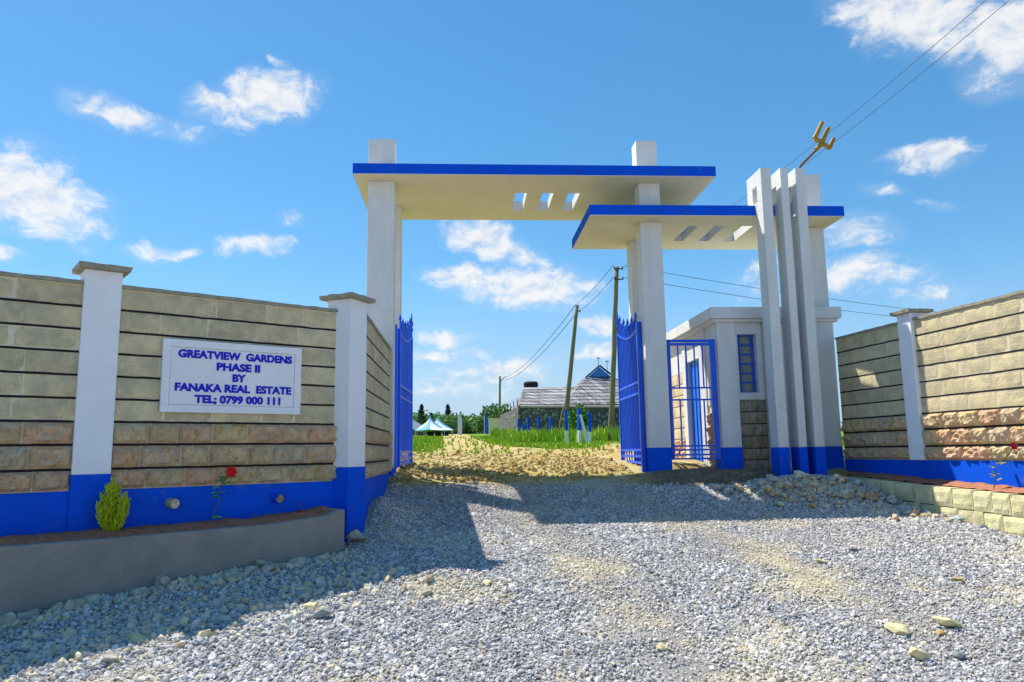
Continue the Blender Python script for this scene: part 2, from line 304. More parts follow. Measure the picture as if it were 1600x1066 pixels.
def instance_points(name, pts, scl, rot, mats, kind, seed=0, shapes=3, lump=.35, flat=.75):
    """one object: a point cloud whose points carry lumpy stones (geometry nodes, three stone shapes)"""
    me = bpy.data.meshes.new(name); me.from_pydata([tuple(p) for p in pts], [], []); me.update()
    a = me.attributes.new('scl', 'FLOAT_VECTOR', 'POINT'); a.data.foreach_set('vector', np.asarray(scl, np.float32).ravel())
    a = me.attributes.new('rot', 'FLOAT_VECTOR', 'POINT'); a.data.foreach_set('vector', np.asarray(rot, np.float32).ravel())
    o = link(name, me, mats)
    ng = bpy.data.node_groups.new(name + '_scatter', 'GeometryNodeTree')
    ng.interface.new_socket('Geometry', in_out='INPUT', socket_type='NodeSocketGeometry'); ng.interface.new_socket('Geometry', in_out='OUTPUT', socket_type='NodeSocketGeometry')
    T = NT(ng); gi = T.n('NodeGroupInput'); go = T.n('NodeGroupOutput')
    g2i = T.n('GeometryNodeGeometryToInstance')
    for k in range(shapes):
        ic = T.n('GeometryNodeMeshIcoSphere'); ic.inputs['Radius'].default_value = 1.0; ic.inputs['Subdivisions'].default_value = 1
        nz = T.n('ShaderNodeTexNoise'); nz.noise_dimensions = '4D'; nz.inputs['W'].default_value = 3.7 * k + seed; nz.inputs['Scale'].default_value = 1.3; nz.inputs['Detail'].default_value = 1
        ps = T.n('GeometryNodeInputPosition'); T.link(ps.outputs[0], nz.inputs['Vector'])
        sb = T.n('ShaderNodeVectorMath', operation='SUBTRACT'); T.link(nz.outputs['Color'], sb.inputs[0]); sb.inputs[1].default_value = (.5, .5, .5)
        mu = T.n('ShaderNodeVectorMath', operation='SCALE'); T.link(sb.outputs[0], mu.inputs[0]); mu.inputs['Scale'].default_value = lump * 4
        sp = T.n('GeometryNodeSetPosition'); T.link(ic.outputs['Mesh'], sp.inputs['Geometry']); T.link(mu.outputs[0], sp.inputs['Offset'])
        sm = T.n('GeometryNodeSetMaterial'); sm.inputs['Material'].default_value = mats; T.link(sp.outputs[0], sm.inputs['Geometry'])
        T.link(sm.outputs[0], g2i.inputs[0])
    iop = T.n('GeometryNodeInstanceOnPoints'); T.link(gi.outputs[0], iop.inputs['Points']); T.link(g2i.outputs[0], iop.inputs['Instance']); iop.inputs['Pick Instance'].default_value = True
    for nm, s in (('scl', 'Scale'), ('rot', 'Rotation')):
        na = T.n('GeometryNodeInputNamedAttribute', data_type='FLOAT_VECTOR'); na.inputs['Name'].default_value = nm; T.link(na.outputs[0], iop.inputs[s])
    T.link(iop.outputs[0], go.inputs[0])
    md = o.modifiers.new('scatter', 'NODES'); md.node_group = ng
    tag(o, kind=kind); return o

def wheel(x, y):
    a = np.abs(x - (.85 + .11 * (10 - y))); b = np.abs(x - (2.45 + .17 * (10 - y))); return np.exp(-(a / .30) ** 2) + np.exp(-(b / .30) ** 2)
def gravel_material():
    m = bpy.data.materials.new('crushed_gravel'); m.use_nodes = True; T = NT(m.node_tree); b = m.node_tree.nodes['Principled BSDF']
    b.inputs['Roughness'].default_value = .92; b.inputs['Specular IOR Level'].default_value = .25
    oi = T.n('ShaderNodeObjectInfo'); rn = oi.outputs['Random']; loc = oi.outputs['Location']
    c = T.ramp(rn, [(0, (.21, .205, .225)), (.3, (.38, .375, .395)), (.62, (.53, .52, .53)), (.85, (.68, .67, .66)), (.96, (.52, .47, .40)), (1, (.40, .33, .24))])
    g = T.n('ShaderNodeNewGeometry')
    pn = T.noise(g.outputs['Position'], .75, 6, .68); pat = T.smooth(pn, .49, .68)
    c = T.mix(T.math('MULTIPLY', pat, .42), c, (.70, .62, .42))
    sp = T.n('ShaderNodeSeparateXYZ'); T.link(g.outputs['Position'], sp.inputs[0])      # dust ground out along two wheel tracks
    for x0, k in ((.85, .11), (2.45, .17)):
        dx = T.math('ABSOLUTE', T.math('SUBTRACT', sp.outputs[0], T.math('MULTIPLY_ADD', sp.outputs[1], -k, x0 + 10 * k)))
        w = T.math('MULTIPLY', T.smooth(dx, .55, .0), T.smooth(pn, .36, .58)); c = T.mix(T.math('MULTIPLY', w, .42), c, (.72, .63, .45))
    T.link(c, b.inputs['Base Color'])
    return m
def build_gravel():
    dens = 2700
    x0, x1, y0, y1 = -6.2, 7.4, 2.4, 11.6
    n = int((x1 - x0) * (y1 - y0) * dens)
    x = RNG.uniform(x0, x1, n); y = RNG.uniform(y0, y1, n)
    ok = (np.abs(x - .064 * y) < y * .82 + .9)                        # what could be seen from here or a step aside
    ok &= ~((left_face(x, y) < PL_D - .02) & (x < -1.05)) | ((x > -1.55) & (left_face(x, y) > .0))
    ok &= ~((left_face(x, y) < PL_D - .02) & ((x - P0[0]) * U_L[0] + (y - P0[1]) * U_L[1] < -.42))
    ok &= right_face(x, y) > .36 - .02
    ok &= ~((x < -1.1) & (y > 8.5))
    ok &= ~((x > 3.6) & (y > 11.15))
    ed = _vn(x[ok] * .9, y[ok] * .9, 3.0) * .25
    x, y = x[ok], y[ok]
    keep = RNG.uniform(0, 1, len(x)) < sstep(11.35, 10.95, y + ed + .30 * sstep(2.3, 2.8, x) * sstep(4.8, 4.4, x)); x, y = x[keep], y[keep]
    nv = _vn(x * 1.1, y * 1.1, 0.0)
    z = ground_base(x, y) + nv * .022 + RNG.uniform(-.002, .010, len(x))
    big = _vn(x * .45, y * .45, 21.0); r = np.clip(np.exp(RNG.normal(math.log(.0102), .38, len(x))) * (1 + .35 * big), .005, .032)
    r = r * (1 - .30 * wheel(x, y)); s = np.stack([r * RNG.uniform(.8, 1.35, len(x)), r * RNG.uniform(.8, 1.25, len(x)), r * RNG.uniform(.55, .95, len(x))], 1)
    rot = RNG.uniform(0, 6.28, (len(x), 3)) * np.array([.25, .25, 1]) + np.array([-.8, -.8, 0])
    o = instance_points('gravel', np.stack([x, y, z], 1), s, rot, gravel_material(), 'stuff', 1)
    tag(o, 'grey crushed gravel spread over the driveway', 'gravel')
    # small angular rubble along the planter, the shadow edge and the heap
    n = 2600; t = -.35 - 4.4 * RNG.uniform(0, 1, n); d = np.where(RNG.uniform(0, 1, n) < .45, PL_D + .02 + np.abs(RNG.normal(0, .16, n)), PL_D + .95 + RNG.normal(0, .30, n) + .06 * (-t)); d = np.maximum(d, PL_D + .02)
    x = P0[0] + U_L[0] * t + N_L[0] * d; y = P0[1] + U_L[1] * t + N_L[1] * d
    m2 = 900; xa = 4.9 + RNG.normal(0, .75, m2); ya = 10.45 - np.abs(RNG.normal(0, .42, m2)) + .1 * (5 - xa); okk = (right_face(xa, ya) > .40) & (ya < 10.85); x = np.concatenate([x, xa[okk]]); y = np.concatenate([y, ya[okk]])
    r = np.clip(np.exp(RNG.normal(math.log(.021), .35, len(x))), .012, .045)
    z = ground_base(x, y) + _vn(x * 1.1, y * 1.1, 0.0) * .022 + r * .35
    s = np.stack([r * RNG.uniform(.8, 1.5, len(x)), r * RNG.uniform(.8, 1.3, len(x)), r * RNG.uniform(.5, .9, len(x))], 1)
    mm = mat('small_rubble', (.66, .62, .55), .95, (.46, .44, .40), 16, .9, huevar=[(.80, .95, 1.05), (1.1, 1.0, .78), (.72, .84, .95), (1.15, 1.02, .72), (1.0, .8, .62)])
    tag(instance_points('rubble', np.stack([x, y, z], 1), s, RNG.uniform(0, 6.28, (len(x), 3)), mm, 'stuff', 9, lump=.36), 'small pale rubble strewn among the gravel', 'rubble')
    # earth clods inside the gate
    n = 20000
    x = RNG.uniform(-4.5, 6.5, n); y = 11.2 + RNG.power(1.2, n)[::-1] * 0 + RNG.exponential(2.6, n); ok = (y < 24) & ~((x > 2.6) & (y < 15.4)); x, y = x[ok], y[ok]
    ok = (np.abs(x - track_x(y)) > RNG.uniform(0, 1, len(x)) * .0) ; x, y = x[ok], y[ok]
    r = np.clip(np.exp(RNG.normal(math.log(.014), .55, len(x))), .006, .065)
    z = ground_base(x, y) + _vn(x * 1.1, y * 1.1, 0.0) * .06 + _vn(x * 4.5, y * 4.5, 5.0) * .033 + r * .15
    s = np.stack([r * RNG.uniform(.8, 1.4, len(x)), r * RNG.uniform(.8, 1.3, len(x)), r * RNG.uniform(.5, .9, len(x))], 1)
    rot = RNG.uniform(0, 6.28, (len(x), 3))
    mm = mat('ochre_clod', (.62, .50, .22), 1.0, (.42, .30, .11), 5, .9, bump=.8, bscale=30, bdist=.02, huevar=[(1, 1, 1), (.8, .75, .65), (1.1, 1.1, 1.2), (.62, .5, .4)])
    o = instance_points('earth_clods', np.stack([x, y, z], 1), s, rot, mm, 'stuff', 5, lump=.3)
    tag(o, 'crumbled yellow earth and clods just inside the gate', 'earth')
build_gravel()

# ------------------------------------------------------------------ stone blocks shared by the walls
def block_mesh(name, L, H, D, bulge, amp, seed, m, nx=8, nz=4, bev=.006):
    """a cut block, x 0..L, front face at y=0 looking to -y, z 0..H"""
    mb = MB(); v = []; f = []
    for k in range(nz + 1):
        for i in range(nx + 1):
            u = i / nx; w = k / nz
            e = min(min(u, 1 - u) * L, min(w, 1 - w) * H)
            edge = i in (0, nx) or k in (0, nz)
            y = bev if edge else -bulge * (1 - math.exp(-e / .022)) - amp * (.5 + fbm(u * L * 14 + seed * 9.1, w * H * 14, seed, 3)) * .9
            v.append((u * L, y, w * H))
    for k in range(nz):
        for i in range(nx):
            a = k * (nx + 1) + i; f.append((a, a + 1, a + nx + 2, a + nx + 1))
    n0 = len(v); v += [(0, D, 0), (L, D, 0), (L, D, H), (0, D, H)]
    bl = [i for i in range(nx + 1)]; tp = [nz * (nx + 1) + i for i in range(nx + 1)]
    f.append(tuple(reversed(bl)) + (n0, n0 + 1)); f.append(tuple(tp) + (n0 + 2, n0 + 3))
    lf = [k * (nx + 1) for k in range(nz + 1)]; rt = [k * (nx + 1) + nx for k in range(nz + 1)]
    f.append(tuple(lf) + (n0 + 3, n0)); f.append(tuple(reversed(rt)) + (n0 + 1, n0 + 2))
    mb.add(v, f); me = mb.mesh(name); me.materials.append(m); return me
BL = {'smooth': [block_mesh('stone_block', .45, .19, .10, .001, .0045, i, M['stone'], 9, 4, .003) for i in range(5)],
      'rough': [block_mesh('rock_faced_block', .36, .19, .10, .020, .050, 20 + i, M['stone_rough'], 12, 6, .004) for i in range(6)],
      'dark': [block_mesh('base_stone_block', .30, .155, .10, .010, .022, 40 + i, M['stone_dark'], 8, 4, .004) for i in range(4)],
      'plant': [block_mesh('planter_block', .36, .215, .16, .002, .008, 60 + i, M['block'], 7, 4, .008) for i in range(5)]}
def lay_course(parent, kind, s0, s1, z0, z1, lens, gap, rnd, y=0.0, name='stone_block', zf=None):
    x = s0; pieces = []
    while x < s1 - 1e-6:
        l = rnd.uniform(*lens); pieces.append(l); x += l
    k = (s1 - s0) / sum(pieces); x = s0
    for l in pieces:
        l *= k
        me = rnd.choice(BL[kind]); xs = [v.co.x for v in me.vertices]; L = max(xs); H = max(v.co.z for v in me.vertices)
        o = bpy.data.objects.new(name, me); COL.objects.link(o); o.parent = parent
        dz = zf(x + l / 2) if zf else 0
        gp = gap if gap > .004 else rnd.choice((.001, .001, .014, .03))
        o.location = (x + gp / 2, y + rnd.uniform(-.002, .002), z0 + dz); o.scale = ((l - gp) / L, 1, (z1 - z0) / H)
        x += l
def strip_mesh(s0, s1, y0, y1, z0, z1, amp, seed, n=None):
    """long bar with an uneven top and front edge"""
    n = n or max(2, int((s1 - s0) / .05)); mb = MB(); v = []; f = []
    for i in range(n + 1):
        s = s0 + (s1 - s0) * i / n; a = amp * fbm(s * 8, seed, 0, 4); c = amp * fbm(s * 8, seed, 7, 4)
        v += [(s, y0 + c, z0 + a * .6), (s, y1, z0), (s, y1, z1 + a), (s, y0 + c * .8, z1 + a)]
    for i in range(n):
        for k in range(4): f.append((i * 4 + k, i * 4 + (k + 1) % 4, i * 4 + 4 + (k + 1) % 4, i * 4 + 4 + k))
    f.append((3, 2, 1, 0)); f.append(tuple(n * 4 + k for k in range(4)))
    mb.add(v, [tuple(reversed(q)) for q in f]); return mb
def wall_panel(t, s0, s1, joints, rnd, coping=True, plinth=None, nrough=3, ctop=.035, name_seed=0):
    zs = [j + EYE for j in joints]
    part('mortar_core', MB().box(s0, s1, .010, .19, zs[0] - .02, zs[nrough]), M['mortar'], t); part('mortar_core', MB().box(s0, s1, .0035, .19, zs[nrough] + .0005, zs[-1]), M['mortar'], t)
    for k in range(len(zs) - 1):
        kind = 'rough' if k < nrough else 'smooth'
        lay_course(t, kind, s0, s1, zs[k] + .011, zs[k + 1] - .011, (.26, .42) if kind == 'rough' else (.36, .60), .012 if kind == 'rough' else .003, rnd)
        if k: part('pointing_joint', strip_mesh(s0, s1, -.001, .02, zs[k] - .0105, zs[k] + .0095, .004, name_seed + k * 3.3, max(4, int((s1 - s0) / .08))), M['joint'], t)
    if coping: part('coping', strip_mesh(s0, s1, -.022, .20, zs[-1] + .001, zs[-1] + ctop, .006, name_seed + .7), M['coping'], t)
    if plinth: part('plinth', MB().box(s0, s1, -.012, .20, plinth + EYE, zs[0] - .0), M['blue'], t, bevel=.006)
def cap_mesh(hw, hd, th, rise, over=0, seed=0, n=10):
    """square pier cap: slab with broken edge and a low pyramid on top, base z=0, centred"""
    ring = []
    for k in range(4 * n):
        s, i = divmod(k, n); u = -1 + 2 * i / n
        p = [(u, -1), (1, u), (-u, 1), (-1, -u)][s]; ring.append(p)
    v = []; f = []
    for z, sc_, am in ((0, .97, .006), (th, 1.0, .008)):
        for k, p in enumerate(ring): 
            a = am * fbm(k * .7 + seed, z * 30, seed, 3)
            v.append((p[0] * (hw * sc_ + a), p[1] * (hd * sc_ + a), z + am * .9 * fbm(k * .55, seed + z * 9, 2, 3)))
    for p in ring: v.append((p[0] * hw * .45, p[1] * hd * .45, th + rise))
    m = len(ring)
    for l in range(2):
        for k in range(m): f.append((l * m + k, l * m + (k + 1) % m, (l + 1) * m + (k + 1) % m, (l + 1) * m + k))
    f.append(tuple(range(m - 1, -1, -1))); f.append(tuple(range(2 * m, 3 * m)))
    return MB().add(v, f)

# ------------------------------------------------------------------ left wall with the sign
JL = [-.28, -.095, .12, .325, .53, .737, .944, 1.15, 1.355, 1.555]
JR = [-.19, -.006, .215, .425, .635, .845, 1.055, 1.265, 1.475, 1.685]
ROT_L = math.atan2(U_L[1], U_L[0]); ROT_R = math.atan2(U_R[1], U_R[0])
def left_pt(t, d=0.0, z=0.0): q = P0 + U_L * t + N_L * d; return Vector((q[0], q[1], z))
def right_pt(t, d=0.0, z=0.0): q = P1 + U_R * t + N_R * d; return Vector((q[0], q[1], z))
def build_left_wall():
    rnd = random.Random(3)
    t = thing('boundary_wall', 'cut stone boundary wall with blue plinth carrying the white name sign', 'wall', (P0[0], P0[1], 0), ROT_L)
    wall_panel(t, -2.50, -.30, JL, rnd, plinth=-1.5, name_seed=1)
    wall_panel(t, -5.6, -2.81, [j for j in JL], rnd, plinth=-1.5, name_seed=2)
    # flat pilaster between the panels
    part('pilaster', MB().box(-2.81, -2.50, -.035, .22, -.14 + EYE, 1.70 + EYE), M['white'], t, bevel=.008)
    part('pilaster_base', MB().box(-2.814, -2.496, -.039, .22, -1.5 + EYE, -.14 + EYE), M['blue'], t, bevel=.006)
    c = part('pilaster_cap', cap_mesh(.215, .20, .045, .025, seed=2), M['coping'], t); c.location = (-2.655, .09, 1.70 + EYE)
    return t
build_left_wall()
def build_return_wall():
    rnd = random.Random(5)
    t = thing('boundary_wall', 'short stone wall running back from the corner pier to the tall gate column', 'wall', (-1.123, 8.5, 0), R(90))
    wall_panel(t, .06, 2.98, JL, rnd, plinth=-1.2, name_seed=4)
    t2 = thing('corner_pier', 'white square pier with blue base and grey cap at the corner of the sign wall', 'pier', (-1.30, 8.44, 0), R(62.3) - math.pi / 2 + R(90))
    h = .155
    part('shaft', MB().box(-h, h, -h, h, -.135 + EYE, 1.70 + EYE), M['white'], t2, bevel=.008)
    part('painted_base', MB().box(-h - .004, h + .004, -h - .004, h + .004, -1.2 + EYE, -.135 + EYE), M['blue'], t2, bevel=.006)
    c = part('cap', cap_mesh(.225, .225, .045, .025, seed=6), M['coping'], t2); c.location = (0, 0, 1.70 + EYE)
build_return_wall()

def build_sign():
    s = thing('name_sign', 'white framed sign with blue capital lettering on the stone wall', 'sign', tuple(left_pt(-1.435, .0, EYE + .769)), ROT_L)
    W, H = 1.372, .698
    part('panel', MB().box(-W / 2 + .075, W / 2 - .075, -.036, -.008, -H / 2 + .075, H / 2 - .075), M['white'], s)
    for (a, b, c, d) in ((-W / 2, W / 2, H / 2 - .072, H / 2), (-W / 2, W / 2, -H / 2, -H / 2 + .072), (-W / 2, -W / 2 + .072, -H / 2 + .0725, H / 2 - .0725), (W / 2 - .072, W / 2, -H / 2 + .0725, H / 2 - .0725)):
        part('frame_board', MB().box(a, b, -.044, -.008, c, d), M['white'], s, bevel=.004)
    blue = mat('blue_sign_lettering', (.006, .012, .55), .5)
    rows = [('GREATVIEW  GARDENS', .10, .925, .187), ('PHASE II', .365, .68, .345), ('BY', .48, .578, .497), ('FANAKA REAL  ESTATE', .088, .925, .65), ('TEL; 0799 000 111', .222, .842, .808)]
    for txt, a, b, yc in rows:
        cu = bpy.data.curves.new('lettering', 'FONT'); cu.body = txt; cu.size = 1.0; cu.offset = .048; cu.extrude = .02; cu.resolution_u = 3
        tmp = bpy.data.objects.new('lettering', cu); COL.objects.link(tmp)
        bpy.context.view_layer.update()
        me = bpy.data.meshes.new_from_object(tmp.evaluated_get(bpy.context.evaluated_depsgraph_get())); bpy.data.objects.remove(tmp)
        co = np.array([v.co[:] for v in me.vertices]); x0, x1 = co[:, 0].min(), co[:, 0].max(); y0 = 0.0; y1 = .73
        sx = (b - a) * W / (x1 - x0); sy = .074 / (y1 - y0)
        for v in me.vertices:
            x, y, z = v.co; v.co = (-W / 2 + a * W + (x - x0) * sx, -.0405 - z * .12, H / 2 - yc * H + (y - y0 - .365) * sy)
        # one mesh per word
        bm = bmesh.new(); bm.from_mesh(me); bm.verts.ensure_lookup_table(); seen = set(); comps = []
        for v in bm.verts:
            if v.index in seen: continue
            st = [v]; seen.add(v.index); cc = []
            while st:
                q = st.pop(); cc.append(q.index)
                for e in q.link_edges:
                    o = e.other_vert(q)
                    if o.index not in seen: seen.add(o.index); st.append(o)
            comps.append((min(me.vertices[i].co.x for i in cc), max(me.vertices[i].co.x for i in cc), cc))
        bm.free(); comps.sort(key=lambda c: c[0]); words = []; right = -9
        for c0, c1, cc in comps:
            if not words or c0 - right > .020: words.append([])
            words[-1] += cc; right = max(right, c1)
        for wv in words:
            ix = {i: k for k, i in enumerate(wv)}
            wm = MB().add([tuple(me.vertices[i].co) for i in wv], [tuple(ix[i] for i in p.vertices) for p in me.polygons if p.vertices[0] in ix]); part('lettering', wm, blue, s)
        bpy.data.meshes.remove(me)
build_sign()

# ------------------------------------------------------------------ right wall
def build_right_wall():
    rnd = random.Random(9)
    t = thing('boundary_wall', 'stone boundary wall on the right with blue plinth, half of it in sunshine', 'wall', (P1[0], P1[1], 0), ROT_R)
    wall_panel(t, .04, 1.555, JR, rnd, plinth=-1.3, name_seed=6)
    wall_panel(t, 1.82, 4.35, JR, rnd, plinth=-1.3, name_seed=7)
    wall_panel(t, 4.62, 7.2, JR, rnd, plinth=-1.3, name_seed=8)
    for a in (1.555, 4.35):
        part('pilaster', MB().box(a, a + .265, -.05, .22, -.19 + EYE, 1.80 + EYE), M['white'], t, bevel=.008)
        part('plinth', MB().box(a, a + .265, -.0135, .20, -1.3 + EYE, -.1905 + EYE), M['blue'], t)
        c = part('pilaster_cap', cap_mesh(.185, .20, .045, .02, seed=9 + a), M['coping'], t); c.location = (a + .1325, .085, 1.80 + EYE)
build_right_wall()

# ------------------------------------------------------------------ planters
def build_planters():
    # left: rendered kerb wall standing PL_D before the stone wall
    p = thing('planter_kerb', 'low grey rendered planter wall before the sign wall', 'planter', (P0[0], P0[1], 0), ROT_L)
    mb = MB(); v = []; f = []; n = 90
    ts = [-5.6 + (5.6 - .43) * i / n for i in range(n + 1)]
    for t in ts:
        zt = np.interp(t, [-5.6, -2.6, -1.2, -.62, -.50, -.43], [-.67, -.665, -.645, -.60, -.555, -.55]) + EYE + .004 * fbm(t * 9, 0, 0, 3)
        y0 = -PL_D + .004 * fbm(t * 3, 2, 0, 3); th = .085
        v += [(t, y0, -.4), (t, y0, zt - .008), (t, y0 + .01, zt), (t, y0 + th, zt + .002), (t, y0 + th, -.4)]
    for i in range(n):
        for k in range(4): f.append((i * 5 + k, i * 5 + 5 + k, i * 5 + 6 + k, i * 5 + 1 + k))
    f.append((0, 1, 2, 3, 4)); f.append(tuple(n * 5 + k for k in (4, 3, 2, 1, 0)))
    part('face_wall', mb.add(v, f), M['concrete'], p)
    part('end_wall', MB().box(-.515, -.432, -PL_D + .088, -.014, -.4, -.548 + EYE), M['concrete'], p, bevel=.008)
    # soil in it
    mb = MB(); nx, ny = 110, 7; v = []; f = []
    for i in range(nx + 1):
        for j in range(ny + 1):
            t = -5.6 + (5.6 - .52) * i / nx; y = -PL_D + .08 + (PL_D - .085) * j / ny
            kt = np.interp(t, [-5.6, -2.6, -1.2, -.62, -.50, -.43], [-.67, -.665, -.645, -.60, -.555, -.55])
            v.append((t, y, EYE + kt - .03 + .075 * sstep(0, 4, j) + (.022 * fbm(t * 6, y * 6, 1, 4) + .010 * fbm(t * 25, y * 25, 4, 3)) * min(1, j)))
    for i in range(nx):
        for j in range(ny): a = i * (ny + 1) + j; f.append((a, a + ny + 1, a + ny + 2, a + 1))
    part('soil', mb.add(v, f), M['soil'], p, smooth=True)
    # right: two courses of cut blocks following the slope
    q = thing('planter_kerb', 'low planter edging of two pale block courses before the right wall', 'planter', (P1[0], P1[1], 0), ROT_R)
    rnd = random.Random(21)
    zf = lambda s: float(np.interp(s, [0, 1.2, 3.7, 7], [-.42, -.46, -.555, -.68])) + EYE
    for k, (a, b) in enumerate(((-.225, 0), (-.45, -.235), (-.70, -.46))):
        lay_course(q, 'plant', .05 if k == 0 else .05 + .1 * k, 7.0, a, b, (.26, .40), .010, rnd, y=-.36, name='planter_block', zf=zf)
    mb = MB(); v = []; f = []
    for i in range(101):
        s = .05 + 6.95 * i / 100; z = zf(s)
        v += [(s, -.345, z - .75), (s, -.345, z - .006), (s, -.22, z - .006), (s, -.22, z - .75)]
    for i in range(100):
        for k in range(4): f.append((i * 4 + k, i * 4 + 4 + k, i * 4 + 4 + (k + 1) % 4, i * 4 + (k + 1) % 4))
    part('mortar_core', mb.add(v, f + [(0, 1, 2, 3), (403, 402, 401, 400)]), mat('dark_planter_mortar', (.16, .12, .07), 1, (.09, .07, .05), 20, .8), q)
    mb = MB(); v = []; f = []
    for i in range(101):
        for j in range(6):
            s = .05 + 6.95 * i / 100; y = -.23 + .216 * j / 5; v.append((s, y, zf(s) + .012 + .05 * j / 5 + .02 * fbm(s * 6, y * 8, 3, 4)))
    for i in range(100):
        for j in range(5): a = i * 6 + j; f.append((a, a + 6, a + 7, a + 1))
    part('soil', mb.add(v, f), M['soil'], q, smooth=True)
build_planters()

# ------------------------------------------------------------------ gateway: columns, two canopy slabs, three fins
def slab_mesh(x0, x1, y0, y1, z0, z1, holes):
    xs = sorted({x0, x1, *[h[0] for h in holes], *[h[1] for h in holes]}); ys = sorted({y0, y1, *[h[2] for h in holes], *[h[3] for h in holes]})
    hole = lambda i, j: i < 0 or j < 0 or i >= len(xs) - 1 or j >= len(ys) - 1 or any(h[0] <= (xs[i] + xs[i + 1]) / 2 <= h[1] and h[2] <= (ys[j] + ys[j + 1]) / 2 <= h[3] for h in holes)
    mb = MB()
    for i in range(len(xs) - 1):
        for j in range(len(ys) - 1):
            if hole(i, j): continue
            a, b, c, d = xs[i], xs[i + 1], ys[j], ys[j + 1]
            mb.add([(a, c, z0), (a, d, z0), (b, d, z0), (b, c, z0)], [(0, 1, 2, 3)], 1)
            mb.add([(a, c, z1), (b, c, z1), (b, d, z1), (a, d, z1)], [(0, 1, 2, 3)], 0)
            for (p, q, ii, jj) in (((a, c), (b, c), i, j - 1), ((b, c), (b, d), i + 1, j), ((b, d), (a, d), i, j + 1), ((a, d), (a, c), i - 1, j)):
                if hole(ii, jj): mb.add([(*p, z0), (*q, z0), (*q, z1), (*p, z1)], [(0, 1, 2, 3)], 0)
    return mb
def fascia(x0, x1, y0, y1, z0, z1, skip=()):
    mb = MB(); e = .006
    if 'front' in skip:
        for (a, b) in skip['front']: mb.box(a, b, y0 - e, y0 - .0005, z0, z1)
    else: mb.box(x0 - e, x1 + e, y0 - e, y0 - .0005, z0, z1)
    mb.box(x0 - e, x0 - .0005, y0, y1 + e, z0, z1); mb.box(x1 + .0005, x1 + e, y0, y1 + e, z0, z1); mb.box(x0, x1, y1 + .0005, y1 + e, z0, z1)
    return mb
